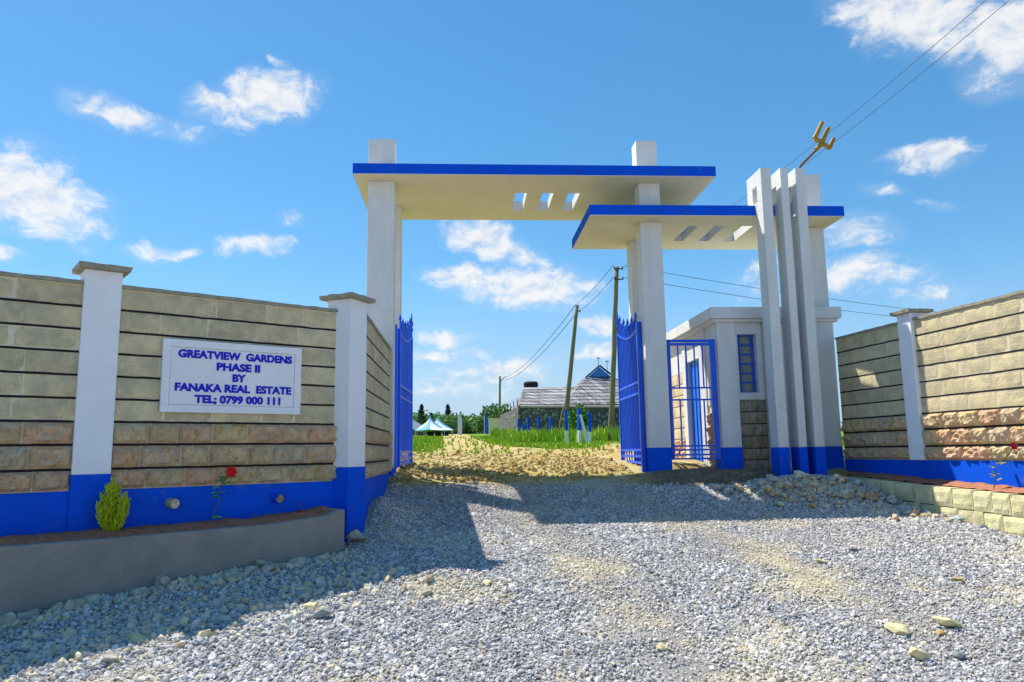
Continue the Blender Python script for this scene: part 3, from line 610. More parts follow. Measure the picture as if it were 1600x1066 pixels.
def build_gateway():
    g = thing('entrance_gateway', 'white entrance gateway with two stepped blue-edged canopy slabs and three tall fins', 'gateway', (1.0, 11.6, 0))
    inv = Matrix.Translation((-1.0, -11.6, EYE)); 
    def P(name, mb, m, parent=g, bevel=.008):
        o = part(name, mb, m, None, bevel=bevel)
        for v in o.data.vertices: v.co = inv @ v.co
        o.parent = parent; return o
    def column(x0, x1, y0, y1, zb, zt, zblue, blue=True):
        c = P('column', MB().box(x0, x1, y0, y1, zblue if blue else zb, zt), M['grey_white'])
        if blue: P('painted_base', MB().box(x0 - .004, x1 + .004, y0 - .004, y1 + .004, zb, zblue), M['blue'], c)
        return c
    HZ0, HZ1, LZ0, LZ1 = 4.25, 4.42, 3.60, 3.768
    # left pier
    for (y0, y1) in ((11.5, 11.80), (12.70, 13.0)):
        column(-1.49, -1.075, y0, y1, -.9, HZ0, -.21)
        if y0 < 12: P('column_stub', MB().box(-1.49, -1.075, y0, y1, HZ1 + .001, 4.945), M['grey_white'])
    # middle pier
    column(2.82, 3.16, 11.5, 11.80, -.8, LZ0, .03); column(2.89, 3.21, 12.56, 12.86, -.7, LZ0, .03)
    P('column', MB().box(2.82, 3.16, 11.5, 11.80, LZ1 + .001, HZ0), M['grey_white']); P('column_stub', MB().box(2.80, 3.14, 11.5, 11.80, HZ1 + .001, 4.97), M['grey_white'])
    # right column behind the fins, standing on the guard house
    P('column', MB().box(5.60, 5.955, 11.76, 12.06, 2.0, LZ0), M['grey_white']); P('column_stub', MB().box(5.60, 5.955, 11.76, 12.06, LZ1 + .001, 4.52), M['grey_white'])
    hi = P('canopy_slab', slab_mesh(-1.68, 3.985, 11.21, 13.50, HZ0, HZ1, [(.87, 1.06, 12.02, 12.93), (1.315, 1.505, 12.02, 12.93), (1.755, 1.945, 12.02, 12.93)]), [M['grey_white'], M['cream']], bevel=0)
    P('blue_fascia', fascia(-1.68, 3.985, 11.21, 13.50, HZ0 + .012, HZ1 + .004), M['blue'], hi, bevel=0)
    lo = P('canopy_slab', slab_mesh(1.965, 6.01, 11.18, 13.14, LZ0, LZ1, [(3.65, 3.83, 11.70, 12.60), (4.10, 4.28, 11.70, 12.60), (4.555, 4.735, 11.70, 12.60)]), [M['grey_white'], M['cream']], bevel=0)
    P('blue_fascia', fascia(1.965, 6.01, 11.18, 13.14, LZ0 + .012, LZ1 + .004, {'front': [(1.959, 4.578), (4.742, 4.888), (5.012, 5.128), (5.282, 6.016)]}), M['blue'], lo, bevel=0)
    # fins: blade before the slab edge, hooked back over the slab, with a slot
    for x0, x1 in ((4.58, 4.74), (4.89, 5.01), (5.13, 5.28)):
        yf, ym, yr = 10.88, 11.173, 11.47; zt = 4.285; zs = LZ1 + .006
        hy0, hy1, hz0, hz1 = 11.075, 11.25, 3.80, 4.05
        mb = MB()
        prof = lambda: None
        cells_y = [yf, hy0, ym, hy1, yr]; cells_z = [.005, zs, hz0, hz1, zt]
        solid = lambda j, k: 0 <= j < 4 and 0 <= k < 4 and not (k == 0 and j >= 2) and not (j in (1, 2) and k == 2)
        for j in range(4):
            for k in range(4):
                if not solid(j, k): continue
                a, b, c, d = cells_y[j], cells_y[j + 1], cells_z[k], cells_z[k + 1]
                mb.add([(x0, b, c), (x0, a, c), (x0, a, d), (x0, b, d)], [(0, 1, 2, 3)]); mb.add([(x1, a, c), (x1, b, c), (x1, b, d), (x1, a, d)], [(0, 1, 2, 3)])
                if not solid(j - 1, k): mb.add([(x0, a, c), (x1, a, c), (x1, a, d), (x0, a, d)], [(0, 1, 2, 3)])
                if not solid(j + 1, k): mb.add([(x1, b, c), (x0, b, c), (x0, b, d), (x1, b, d)], [(0, 1, 2, 3)])
                if not solid(j, k - 1): mb.add([(x0, b, c), (x1, b, c), (x1, a, c), (x0, a, c)], [(0, 1, 2, 3)])
                if not solid(j, k + 1): mb.add([(x0, a, d), (x1, a, d), (x1, b, d), (x0, b, d)], [(0, 1, 2, 3)])
        fin = P('fin', mb, M['grey_white'])
        P('painted_base', MB().box(x0 - .004, x1 + .004, yf - .004, ym + .004, -.75, .005), M['blue'], fin)
    return g
build_gateway()

# ------------------------------------------------------------------ gate leaves
def bar(name, p, q, r, parent, m='blue_metal', n=6): return part(name, MB().tube([p, q], r, n), M[m], parent, smooth=False)
def build_leaf(label, x_near, y_near, x_far, y_far, zb, side):
    L = math.hypot(x_far - x_near, y_far - y_near)
    t = thing('gate_leaf', label, 'gate', (x_near, y_near, 0), math.atan2(y_far - y_near, x_far - x_near))
    top = lambda u: EYE + 1.94 + .16 * u - .12 * math.sin(math.pi * u)
    zb += EYE
    part('stile', MB().box(-.025, .025, -.025, .025, zb - .04, top(0) + .04), M['blue_metal'], t, bevel=.004)
    part('stile', MB().box(L - .025, L + .025, -.025, .025, zb, top(1)), M['blue_metal'], t, bevel=.004)
    for z in (zb, zb + .10, zb + .20, EYE + .90, EYE + 1.08): part('rail', MB().box(.026, L - .026, -.018, .018, z - .018, z + .018), M['blue_metal'], t)
    pts = [(.0 + L * u, 0, float(top(u))) for u in np.linspace(0, 1, 15)]
    part('top_rail', MB().tube(pts, .02, 6), M['blue_metal'], t)
    h = float(top(1)); part('finial', MB().tube([(L, 0, h), (L, 0, h + .1), (L, 0, h + .14), (L, 0, h + .19), (L, 0, h + .24), (L, 0, h + .3), (L, 0, h + .46)], [.018, .018, .034, .016, .034, .02, .004], 8), M['blue_metal'], t)
    n = 15
    for k in range(1, n):
        u = k / n; x = L * u; ext = (.10, .22, .14)[k % 3] + .10 * u
        b = part('bar', MB().box(x - .010, x + .010, -.010, .010, zb + .2, float(top(u)) + ext), M['blue_metal'], t)
        h = float(top(u)) + ext; part('spear_tip', MB().tube([(x, 0, h - .03), (x, 0, h), (x, 0, h + .02), (x, 0, h + .09)], [.010, .026, .022, .002], 6), M['blue_metal'], b)
        # ring in the middle band
        if k % 2:
            ring = [(x + .07 * math.cos(a), 0, EYE + .99 + .07 * math.sin(a)) for a in np.linspace(0, 2 * math.pi, 13)]
            part('ring', MB().tube(ring, .008, 5, cap=False), M['blue_metal'], t)
    for k in range(1, 8):
        x = L * k / 8; part('lower_bar', MB().box(x - .009, x + .009, -.009, .009, zb + .019, zb + .181), M['blue_metal'], t)
    return t
build_leaf('open blue steel gate leaf with spear tips hung on the left column', -1.03, 12.02, -.955, 13.75, -.17, 1)
build_leaf('open blue steel gate leaf with spear tips hung on the middle column', 2.80, 11.88, 2.835, 13.60, -.20, -1)
for lab, x, y in (('blue square hinge post behind the tall left gate column', -1.085, 11.88), ('blue square hinge post beside the middle gate column', 2.775, 11.72)):
    tag(part('hinge_post', MB().box(x - .035, x + .035, y - .035, y + .035, -.45 + EYE, 2.02 + EYE), M['blue_metal'], bevel=.004), lab, 'post')

def build_small_gate():
    t = thing('pedestrian_gate', 'narrow blue barred pedestrian gate between middle column and guard house', 'gate', (3.195, 11.62, EYE))
    W = .765; zb, zt = -.16, 1.715
    for a, b in ((0, .045), (W - .085, W)): part('stile', MB().box(a, b, -.03, .03, zb, zt), M['blue_metal'], t, bevel=.004)
    for z in (zt - .022, zt - .075): part('top_rail', MB().box(.046, W - .086, -.022, .022, z - .02, z + .02), M['blue_metal'], t)
    for z in (.95, .765, .05, -.01, -.085, -.145): part('rail', MB().box(.046, W - .086, -.013, .013, z - .013, z + .013), M['blue_metal'], t)
    for x in (.17, .30, .43, .56): part('bar', MB().box(x - .010, x + .010, -.010, .010, .964, zt - .096), M['blue_metal'], t)
    for x in (.17, .36, .55): part('bar', MB().box(x - .010, x + .010, -.010, .010, .064, .751), M['blue_metal'], t)
    for x in (.12, .61): part('bar', MB().box(x - .010, x + .010, -.010, .010, -.071, -.024), M['blue_metal'], t)
build_small_gate()

# ------------------------------------------------------------------ guard house
def build_guard_house():
    g = thing('guard_house', 'small white guard house with blue base and barred window behind the fins', 'building', (4.0, 11.6, 0))
    inv = Matrix.Translation((-4.0, -11.6, EYE))
    def P(name, mb, m, parent=g, bevel=.006):
        o = part(name, mb, m, None, bevel=bevel)
        for v in o.data.vertices: v.co = inv @ v.co
        o.parent = parent; return o
    ZC = 2.0
    # front: left pillar, window panel, set-back middle, right part
    P('pillar', MB().box(4.0, 4.305, 11.60, 11.95, .018, ZC), M['grey_white']); P('painted_base', MB().box(3.996, 4.309, 11.596, 11.954, -.7, .018), M['blue'])
    wx0, wx1, wz0, wz1 = 4.335, 4.645, .868, 1.800
    P('front_wall', MB().box(4.305, wx0, 11.625, 11.83, .758, ZC).box(wx1, 4.72, 11.625, 11.83, .758, ZC).box(wx0, wx1, 11.625, 11.83, .758, wz0).box(wx0, wx1, 11.625, 11.83, wz1, ZC), M['grey_white'], bevel=0)
    P('front_wall', MB().box(4.76, 5.30, 11.74, 11.9, -.6, ZC), M['grey_white'], bevel=0)
    P('front_wall', MB().box(5.30, 5.907, 11.60, 15.1, .010, ZC), M['grey_white']); P('painted_base', MB().box(5.296, 5.911, 11.596, 15.1, -.7, .010), M['blue'])
    P('groove_shade_strip', MB().box(4.72, 4.76, 11.80, 11.84, .0, ZC), M['dark'], bevel=0)  # near-black strip: the shade inside the groove put in as colour
    # barred window
    w = P('window', MB().box(wx0, wx1, 11.772, 11.778, wz0, wz1), M['glass'], bevel=0)
    for x in (wx0 + .055, wx1 - .045): P('grille_bar', MB().box(x - .012, x + .012, 11.716, 11.74, wz0, wz1), M['blue_metal'], w, bevel=0)
    for k in range(7):
        z = wz0 + .012 + (wz1 - wz0 - .024) * k / 6; P('grille_bar', MB().box(wx0 + .001, wx1 - .001, 11.741, 11.76, z - .010, z + .010), M['blue_metal'], w, bevel=0)
    # stonework under the window
    core = P('mortar_core', MB().box(4.306, 4.76, 11.665, 11.83, -.7, .757), M['mortar'], bevel=0)
    part('pointing_joint', MB(), M['joint'], g) if False else None
    rnd = random.Random(31); zs = [-.62, -.36, -.18, .0, .19, .38, .57, .757]
    sp = bpy.data.objects.new('stone_panel', None); COL.objects.link(sp); sp.parent = g; sp.location = (0, 0, EYE)
    for k in range(len(zs) - 1):
        lay_course(sp, 'dark', .308, .755, zs[k] + .008, zs[k + 1] - .008, (.18, .34), .012, rnd, y=.052)
        part('pointing_joint', MB().box(.308, .755, .058, .07, zs[k] - .0075, zs[k] + .0075), M['joint'], sp)
    # cornice round the roof
    c = P('cornice', MB().box(3.886, 6.012, 11.50, 15.3, 2.035, 2.215), M['grey_white']); P('cornice_moulding', MB().box(3.93, 5.965, 11.545, 15.25, 1.985, 2.0345), M['grey_white'], c)
    # side wall that shows through the small gate: plaster, door, stone
    x = 4.03
    P('side_wall', MB().box(x, x + .2, 11.955, 12.30, .70, 1.99), M['grey_white'], bevel=0); P('side_wall', MB().box(x - .02, x + .2, 12.30, 12.62, -.5, 1.99), M['grey_white'], bevel=.006)
    P('side_wall', MB().box(x - .02, x + .2, 13.42, 13.62, -.5, 1.99), M['grey_white'], bevel=.006); P('side_wall', MB().box(x, x + .2, 12.62, 13.42, 1.55, 1.99), M['grey_white'], bevel=0)
    P('side_wall', MB().box(x, x + .2, 13.62, 15.1, 1.40, 1.99), M['grey_white'], bevel=0)
    d = P('door', MB().box(x + .06, x + .10, 12.625, 13.415, -.3, 1.55), M['blue_light'], bevel=.004)
    for k in range(4): P('door_rib', MB().box(x + .045, x + .0595, 12.72 + .19 * k, 12.75 + .19 * k, -.25, 1.5), M['blue_metal'], d, bevel=0)
    P('rear_wall', MB().box(4.0, 5.9, 15.1, 15.25, -.5, 1.99), M['grey_white'], bevel=0)
    sp2 = bpy.data.objects.new('stone_panel', None); COL.objects.link(sp2); sp2.parent = g; sp2.location = (x - 4.0, 0, EYE); sp2.rotation_euler = (0, 0, R(-90))
    # local s runs towards the camera: s = 11.6 - y
    part('mortar_core', MB().box(-3.5, -2.02, .014, .15, -.5, 1.40), M['mortar'], sp2)
    zz = np.arange(-.42, 1.41, .2022)
    for k in range(len(zz) - 1):
        lay_course(sp2, 'rough' if k < 3 else 'smooth', -3.5, -2.02, zz[k] + .008, zz[k + 1] - .008, (.3, .45), .01, rnd)
        part('pointing_joint', MB().box(-3.5, -2.02, .004, .02, zz[k] - .007, zz[k] + .007), M['joint'], sp2)
    part('mortar_core', MB().box(-.70, -.355, .014, .15, -.5, .699), M['mortar'], sp2)
    for k in range(5): lay_course(sp2, 'rough', -.70, -.355, zz[k] + .008, zz[k + 1] - .008, (.3, .45), .01, rnd)
build_guard_house()

# ------------------------------------------------------------------ pipes in the plinth
for k, (t, lab) in enumerate(((-1.985, 'pipe stub plugged with pale sand sticking out of the blue plinth near the shrub'), (-.988, 'pipe stub with dark earthy mouth sticking out of the blue plinth below the sign'))):
    o = thing('drain_pipe', lab, 'pipe', tuple(left_pt(t, .012, EYE - .42)), ROT_L)
    r = .047; ln = .08
    part('tube', MB().tube([(0, .02, 0), (.012, -ln * .5, -.004), (.024, -ln, -.008)], r, 20), M['blue'] if k else mat('sandy_pipe', (.50, .42, .30), .9, (.30, .26, .22), 40, .9), o, smooth=False)
    part('plug', MB().tube([(.0242, -ln - .0005, -.008), (.0248, -ln - .005, -.008)], r * .86, 18), mat('sand_plug' if not k else 'earth_plug', (.74, .62, .46) if not k else (.52, .36, .16), 1, (.44, .36, .28) if not k else (.24, .16, .08), 45, .9, bump=1, bscale=60, bdist=.01), o)

# ------------------------------------------------------------------ rocks
def rock_mesh(name, seed, sub, m, sq=(1, .8, .6)):
    bm = bmesh.new(); bmesh.ops.create_icosphere(bm, subdivisions=sub, radius=1.0)
    rr = random.Random(seed); cuts = [(Vector((rr.gauss(0, 1), rr.gauss(0, 1), rr.gauss(0, 1))).normalized(), rr.uniform(.46, .80)) for _ in range(15)]
    for v in bm.verts:
        p = v.co.normalized(); d = 1 + .20 * noise.fractal(p * 1.3 + Vector((seed, 0, 0)), 1, 2, 4)
        q = p * d
        for n, h in cuts:
            e = q.dot(n) - h
            if e > 0: q -= n * e * .97
        v.co = (q.x * sq[0], q.y * sq[1], q.z * sq[2])
    me = bpy.data.meshes.new(name); bm.to_mesh(me); bm.free(); me.materials.append(m); return me
M['rock'] = mat('pale_rubble', (.62, .58, .50), .95, (.30, .28, .24), 18, .9, bump=1, bscale=50, bdist=.01, huevar=[(.95, .97, 1.0), (1.05, .98, .80), (.8, .85, .9), (1.1, .98, .72), (.95, .93, .88)])
M['rubble'] = mat('heap_rubble', (.70, .66, .56), .95, (.28, .26, .23), 18, .9, bump=1, bscale=50, bdist=.01, huevar=[(.72, .95, 1.12), (1.2, .86, .56), (.95, 1.0, 1.05), (.66, .84, 1.0), (1.3, 1.2, .9), (1.05, .74, .55), (.9, 1.05, 1.12)])
M['ochre_rock'] = mat('ochre_rubble', (.56, .44, .17), .95, (.42, .30, .10), 20, .9, bump=1, bscale=50, bdist=.01)
M['cream_rock'] = mat('cream_rubble', (.72, .64, .38), .95, (.48, .42, .26), 14, .9, bump=1, bscale=50, bdist=.01)
M['slate_rock'] = mat('slate_rubble', (.17, .19, .20), .9, (.24, .26, .27), 14, .9, bump=1, bscale=50, bdist=.01)
RK = {k: [rock_mesh('stone_' + k, 10 * i + j, 3, M[k]) for j in range(5)] for i, k in enumerate(('rock', 'rubble', 'ochre_rock', 'cream_rock', 'slate_rock'))}
def stone(kind, x, y, r, label, group=None, rnd=random, dz=.25, flat=1.0):
    o = bpy.data.objects.new('stone', rnd.choice(RK[kind])); COL.objects.link(o)
    o.location = (x, y, gz(x, y) + fbm(x * 1.1, y * 1.1, 0, 3) * .022 + r * dz); o.scale = (r * rnd.uniform(.85, 1.2), r * rnd.uniform(.85, 1.2), r * rnd.uniform(.8, 1.1) * flat)
    o.rotation_euler = (rnd.uniform(-.3, .3), rnd.uniform(-.3, .3), rnd.uniform(0, 6.28)); tag(o, label, 'stone', group); return o
def build_rocks():
    rnd = random.Random(77)
    for k in range(54):          # along the foot of the left planter
        t = -.5 - 4.2 * k / 54 + rnd.uniform(-.06, .06); d = PL_D + rnd.uniform(.02, .22) + (.12 if rnd.random() < .3 else 0)
        q = left_pt(t, d); stone('rock', q.x, q.y, rnd.choice((.035, .045, .06, .08, .10, .12)), 'pale rough stone lying at the foot of the grey planter wall', 'stones along the grey planter', rnd)
    for k in range(90):          # yellowish rubble in the sun at lower left
        u = rnd.random(); q = left_pt(-.35 - 3.9 * u, PL_D + .95 + rnd.gauss(.0, .26) + .25 * u)
        stone('cream_rock' if rnd.random() < .45 else 'rock', q.x, q.y, rnd.choice((.03, .035, .04, .05, .06, .08, .10)), 'pale stone half sunk in sunlit gravel at the lower left', 'stones in the sunlit gravel at lower left', rnd, dz=.12, flat=.7)
    for k in range(88):          # rubble heap below the fins
        a = rnd.gauss(0, 1); x = 4.9 + a * .55 + rnd.uniform(-.6, .4); y = 10.50 - abs(rnd.gauss(0, .42)) + .10 * (5 - x)
        if right_face(x, y) < .44 or y > 10.82: y = 10.3; x = min(x, 5.4)
        stone('rubble', x, y, rnd.choice((.05, .06, .07, .08, .09, .12)), 'broken stone in the rubble heap at the foot of the fins', 'rubble heap below the fins', rnd, dz=.60)
    for k in range(36):          # tail of the heap along the right planter
        s = rnd.uniform(1.0, 2.9); q = right_pt(s, .42 + rnd.uniform(.04, .70) * (1 - (s - 1) / 2.6))
        stone('rubble', q.x, q.y, rnd.choice((.05, .06, .07, .09)), 'broken stone strewn along the pale block planter', 'stones along the block planter', rnd, dz=.45)
    for k in range(22):          # odd lumps on the open gravel
        y = rnd.uniform(4.3, 10.6); x = rnd.uniform(-.9, 4.6) * (.35 + y / 14)
        stone(rnd.choice(('cream_rock', 'rock', 'cream_rock', 'rock', 'slate_rock')), x, y, rnd.choice((.014, .018, .022, .03, .035)), 'odd small lump of rock lying loose on the open gravel', 'loose lumps on the gravel', rnd, dz=.32, flat=.8)
    for kind, x, y, r, lab in (('ochre_rock', 4.46, 9.65, .10, 'bright ochre stone at the front edge of the rubble heap'), ('cream_rock', 1.30, 5.14, .062, 'rounded cream stone alone on the foreground gravel'),
        ('rock', -.31, 6.78, .085, 'flat grey green stone beside the edge of the wall shadow'), ('slate_rock', 3.82, 7.45, .05, 'dark slate lump alone on the right-hand gravel'),
        ('slate_rock', 5.86, 8.42, .065, 'upright blue grey stone leaning at the foot of the block planter'), ('ochre_rock', 5.56, 9.05, .07, 'orange brown stone beside the block planter'),
        ('cream_rock', 3.0, 5.32, .09, 'broad yellow rock of the cluster at lower right'), ('ochre_rock', 3.28, 5.28, .05, 'rusty ochre lump of the cluster at lower right'), ('cream_rock', 3.42, 5.42, .10, 'pale angular rock of the cluster at lower right'),
        ('slate_rock', 3.12, 4.86, .06, 'dark grey rock of the cluster at lower right'), ('cream_rock', 2.86, 4.86, .085, 'flat sandy slab of rock at the lower right edge of the gravel'), ('cream_rock', 3.33, 7.14, .06, 'white pointed stone standing on the right-hand gravel'),
        ('ochre_rock', 4.19, 6.43, .05, 'small mustard stone alone near the right edge of the gravel'), ('cream_rock', .18, 6.68, .055, 'yellow stone just below the shadow of the pier cap'), ('slate_rock', -1.08, 5.96, .10, 'dark slab among the sunlit stones at lower left'),
        ('rock', -1.13, 8.17, .15, 'grey concrete lump under the corner pier')):
        stone(kind, x, y, r, lab, None, rnd, dz=.38 if r < .15 else .55, flat=.85)
build_rocks()

# ------------------------------------------------------------------ small plants
def leafy(mb, p, d, up, L, W, mi=0):
    d = Vector(d).normalized(); s = d.cross(Vector(up)).normalized(); n = s.cross(d)
    p = Vector(p)
    mb.add([p, p + d * L * .5 + s * W * .5 + n * L * .06, p + d * L - n * L * .06, p + d * L * .5 - s * W * .5 + n * L * .06], [(0, 1, 2), (0, 2, 3)], mi)
M['conifer'] = mat('golden_green_needles', (.62, .72, .015), .8, (.34, .46, .012), 25, .9, n2=(14, (.36, .26, .02), .58, .72))
M['rose_leaf'] = mat('rose_leaf', (.10, .32, .05), .6, (.16, .38, .10), 30, .8)
M['rose_leaf2'] = mat('young_rose_leaf', (.26, .30, .08), .6, (.36, .30, .10), 30, .8)
M['stem'] = mat('green_stem', (.08, .13, .04), .8)
M['petal'] = mat('red_petal', (.85, .01, .015), .5, (.65, .005, .01), 40, .8)
M['petal_pink'] = mat('pink_petal', (.62, .02, .10), .5, (.5, .01, .06), 40, .8)
M['red_leaf'] = mat('maroon_leaf', (.30, .03, .035), .7, (.42, .05, .04), 40, .8)
M['leaf'] = mat('bush_leaf', (.06, .19, .02), .7, (.11, .27, .03), 3, .9)
def build_plants():
    rnd = random.Random(41)
    base = left_pt(-2.49, .16, EYE - .665)
    s = thing('conifer_shrub', 'small golden green conifer shrub before the blue pilaster base', 'shrub', tuple(base))
    mb = MB(); st = MB()
    for k in range(15):
        a = 6.28 * k / 15 + rnd.uniform(-.3, .3); sp = (.02, .10, .125, .07)[k % 4] + rnd.uniform(-.02, .02); h = (.46, .36, .29, .42)[k % 4] * rnd.uniform(.88, 1.05)
        top = Vector((math.cos(a) * sp * 1.05, math.sin(a) * sp * .8, h)); root = Vector((math.cos(a) * .012, math.sin(a) * .012, 0)); mid = root.lerp(top, .45) + Vector((math.cos(a), math.sin(a), 0)) * sp * .30
        st.tube([root, mid, top], [.006, .004, .002], 5)
        for j in range(240):
            u = rnd.uniform(.10, 1); p = root.lerp(mid, u * 2) if u < .5 else mid.lerp(top, u * 2 - 1)
            an = rnd.uniform(0, 6.28); d = Vector((math.cos(an) * .55, math.sin(an) * .55, 1.0)); q = .034 * (1.15 - u * .75)
            leafy(mb, p + Vector((math.cos(an) * q, math.sin(an) * q, 0)) * rnd.random(), d, (rnd.gauss(0, 1), rnd.gauss(0, 1), .2), rnd.uniform(.022, .040), .010)
    part('foliage', mb, M['conifer'], s); part('stem', st, M['stem'], s)
    def rose(loc, pts, label, petal, leafm, fl, scale=1, nleaf=16):
        o = thing('rose_bush', label, 'rose', loc); m2 = MB(); 
        part('stem', MB().tube(pts, [.006 * scale] * len(pts), 5), M['stem'], o)
        for k in range(nleaf):
            u = rnd.uniform(.15, .92) * (len(pts) - 1); i = int(u); p = Vector(pts[i]).lerp(Vector(pts[i + 1]), u - i)
            an = rnd.choice((rnd.uniform(-.6, .6), math.pi + rnd.uniform(-.6, .6)))
            for q in range(3): leafy(m2, p + Vector((math.cos(an), math.sin(an) * .4, 0)) * .02 * q, (math.cos(an + (q - 1) * .8), math.sin(an) - .3, rnd.uniform(-.4, .5)), (0, -.5, 1), .055 * scale, .036 * scale)
        part('leaves', m2, leafm, o)
        if petal:
            pm = MB(); c = Vector(fl)
            for ring, (nn, rad, tilt) in enumerate(((5, .012, 1.2), (7, .022, .8), (9, .034, .35), (8, .04, -.1))):
                for k in range(nn):
                    a = 6.28 * k / nn + ring * .5; d = (Vector((math.cos(a), 0, math.sin(a))) + Vector((.35, -.9, .15)) * tilt).normalized()
                    leafy(pm, c + d * .003, d, (.35, -.9, .15), rad * 1.5 * scale, rad * 1.35 * scale)
            part('flower', pm, petal, o)
    rose(tuple(left_pt(-1.66, .15, EYE - .64)), [(0, 0, 0), (.03, .0, .10), (.07, .03, .22), (.06, .03, .33), (.115, .05, .42), (.16, .06, .485)], 'thin rose bush with one red bloom before the blue plinth', M['petal'], M['rose_leaf'], (.165, .055, .49), 1.0, 11)
    rose(tuple(right_pt(3.06, .15, EYE - .50)), [(0, 0, 0), (.0, -.06, .14), (.02, -.03, .24), (.03, -.22, .36), (.04, -.34, .47)], 'straggly rose with one pink bloom beside the sunny right plinth', M['petal_pink'], M['rose_leaf2'], (.04, -.35, .48), .8, 14)
    for loc, lab in ((tuple(left_pt(-.775, .16, EYE - .60)), 'tiny maroon-leaved plant at the end of the grey planter'), (tuple(right_pt(.62, .15, EYE - .40)), 'tiny maroon-leaved plant at the far end of the block planter')):
        o = thing('red_leaved_plant', lab, 'plant', loc); m2 = MB(); part('stem', MB().tube([(0, 0, 0), (.005, 0, .06), (.0, .0, .12)], .003, 5), M['stem'], o)
        for k in range(26):
            h = rnd.choice((.03, .035, .05, .11, .12)); a = rnd.uniform(0, 6.28); leafy(m2, (rnd.gauss(0, .012), rnd.gauss(0, .012), h), (math.cos(a), math.sin(a), rnd.uniform(-.3, .6)), (0, 0, 1), .03, .022)
        part('leaves', m2, M['red_leaf'], o)
build_plants()

# ------------------------------------------------------------------ golden trident-shaped fitting on the last fin
def build_trident():
    o = thing('trident_finial', 'golden three-pronged fitting on a rusty rod above the fins', 'finial', (5.235, 11.1, 4.286 + EYE))
    f = lambda x, z: (x - 5.235, 0, z - 4.286 - EYE)
    part('rod', MB().tube([f(5.25, 5.87), f(5.34, 6.02), f(5.71, 6.372)], .020, 8), M['brown_iron'], o)
    part('socket', MB().tube([f(5.60, 6.275), f(5.715, 6.385)], .036, 8), M['gold'], o)
    part('crossbar', MB().tube([f(5.585, 6.455), f(5.70, 6.40), f(5.82, 6.295)], .036, 8), M['gold'], o)
    for a, b in (((5.59, 6.46), (5.735, 6.735)), ((5.705, 6.40), (5.835, 6.645)), ((5.82, 6.30), (5.905, 6.465))): part('prong', MB().tube([f(*a), f(a[0] * .5 + b[0] * .5, a[1] * .5 + b[1] * .5), f(*b)], [.038, .034, .032], 8), M['gold'], o)
build_trident()

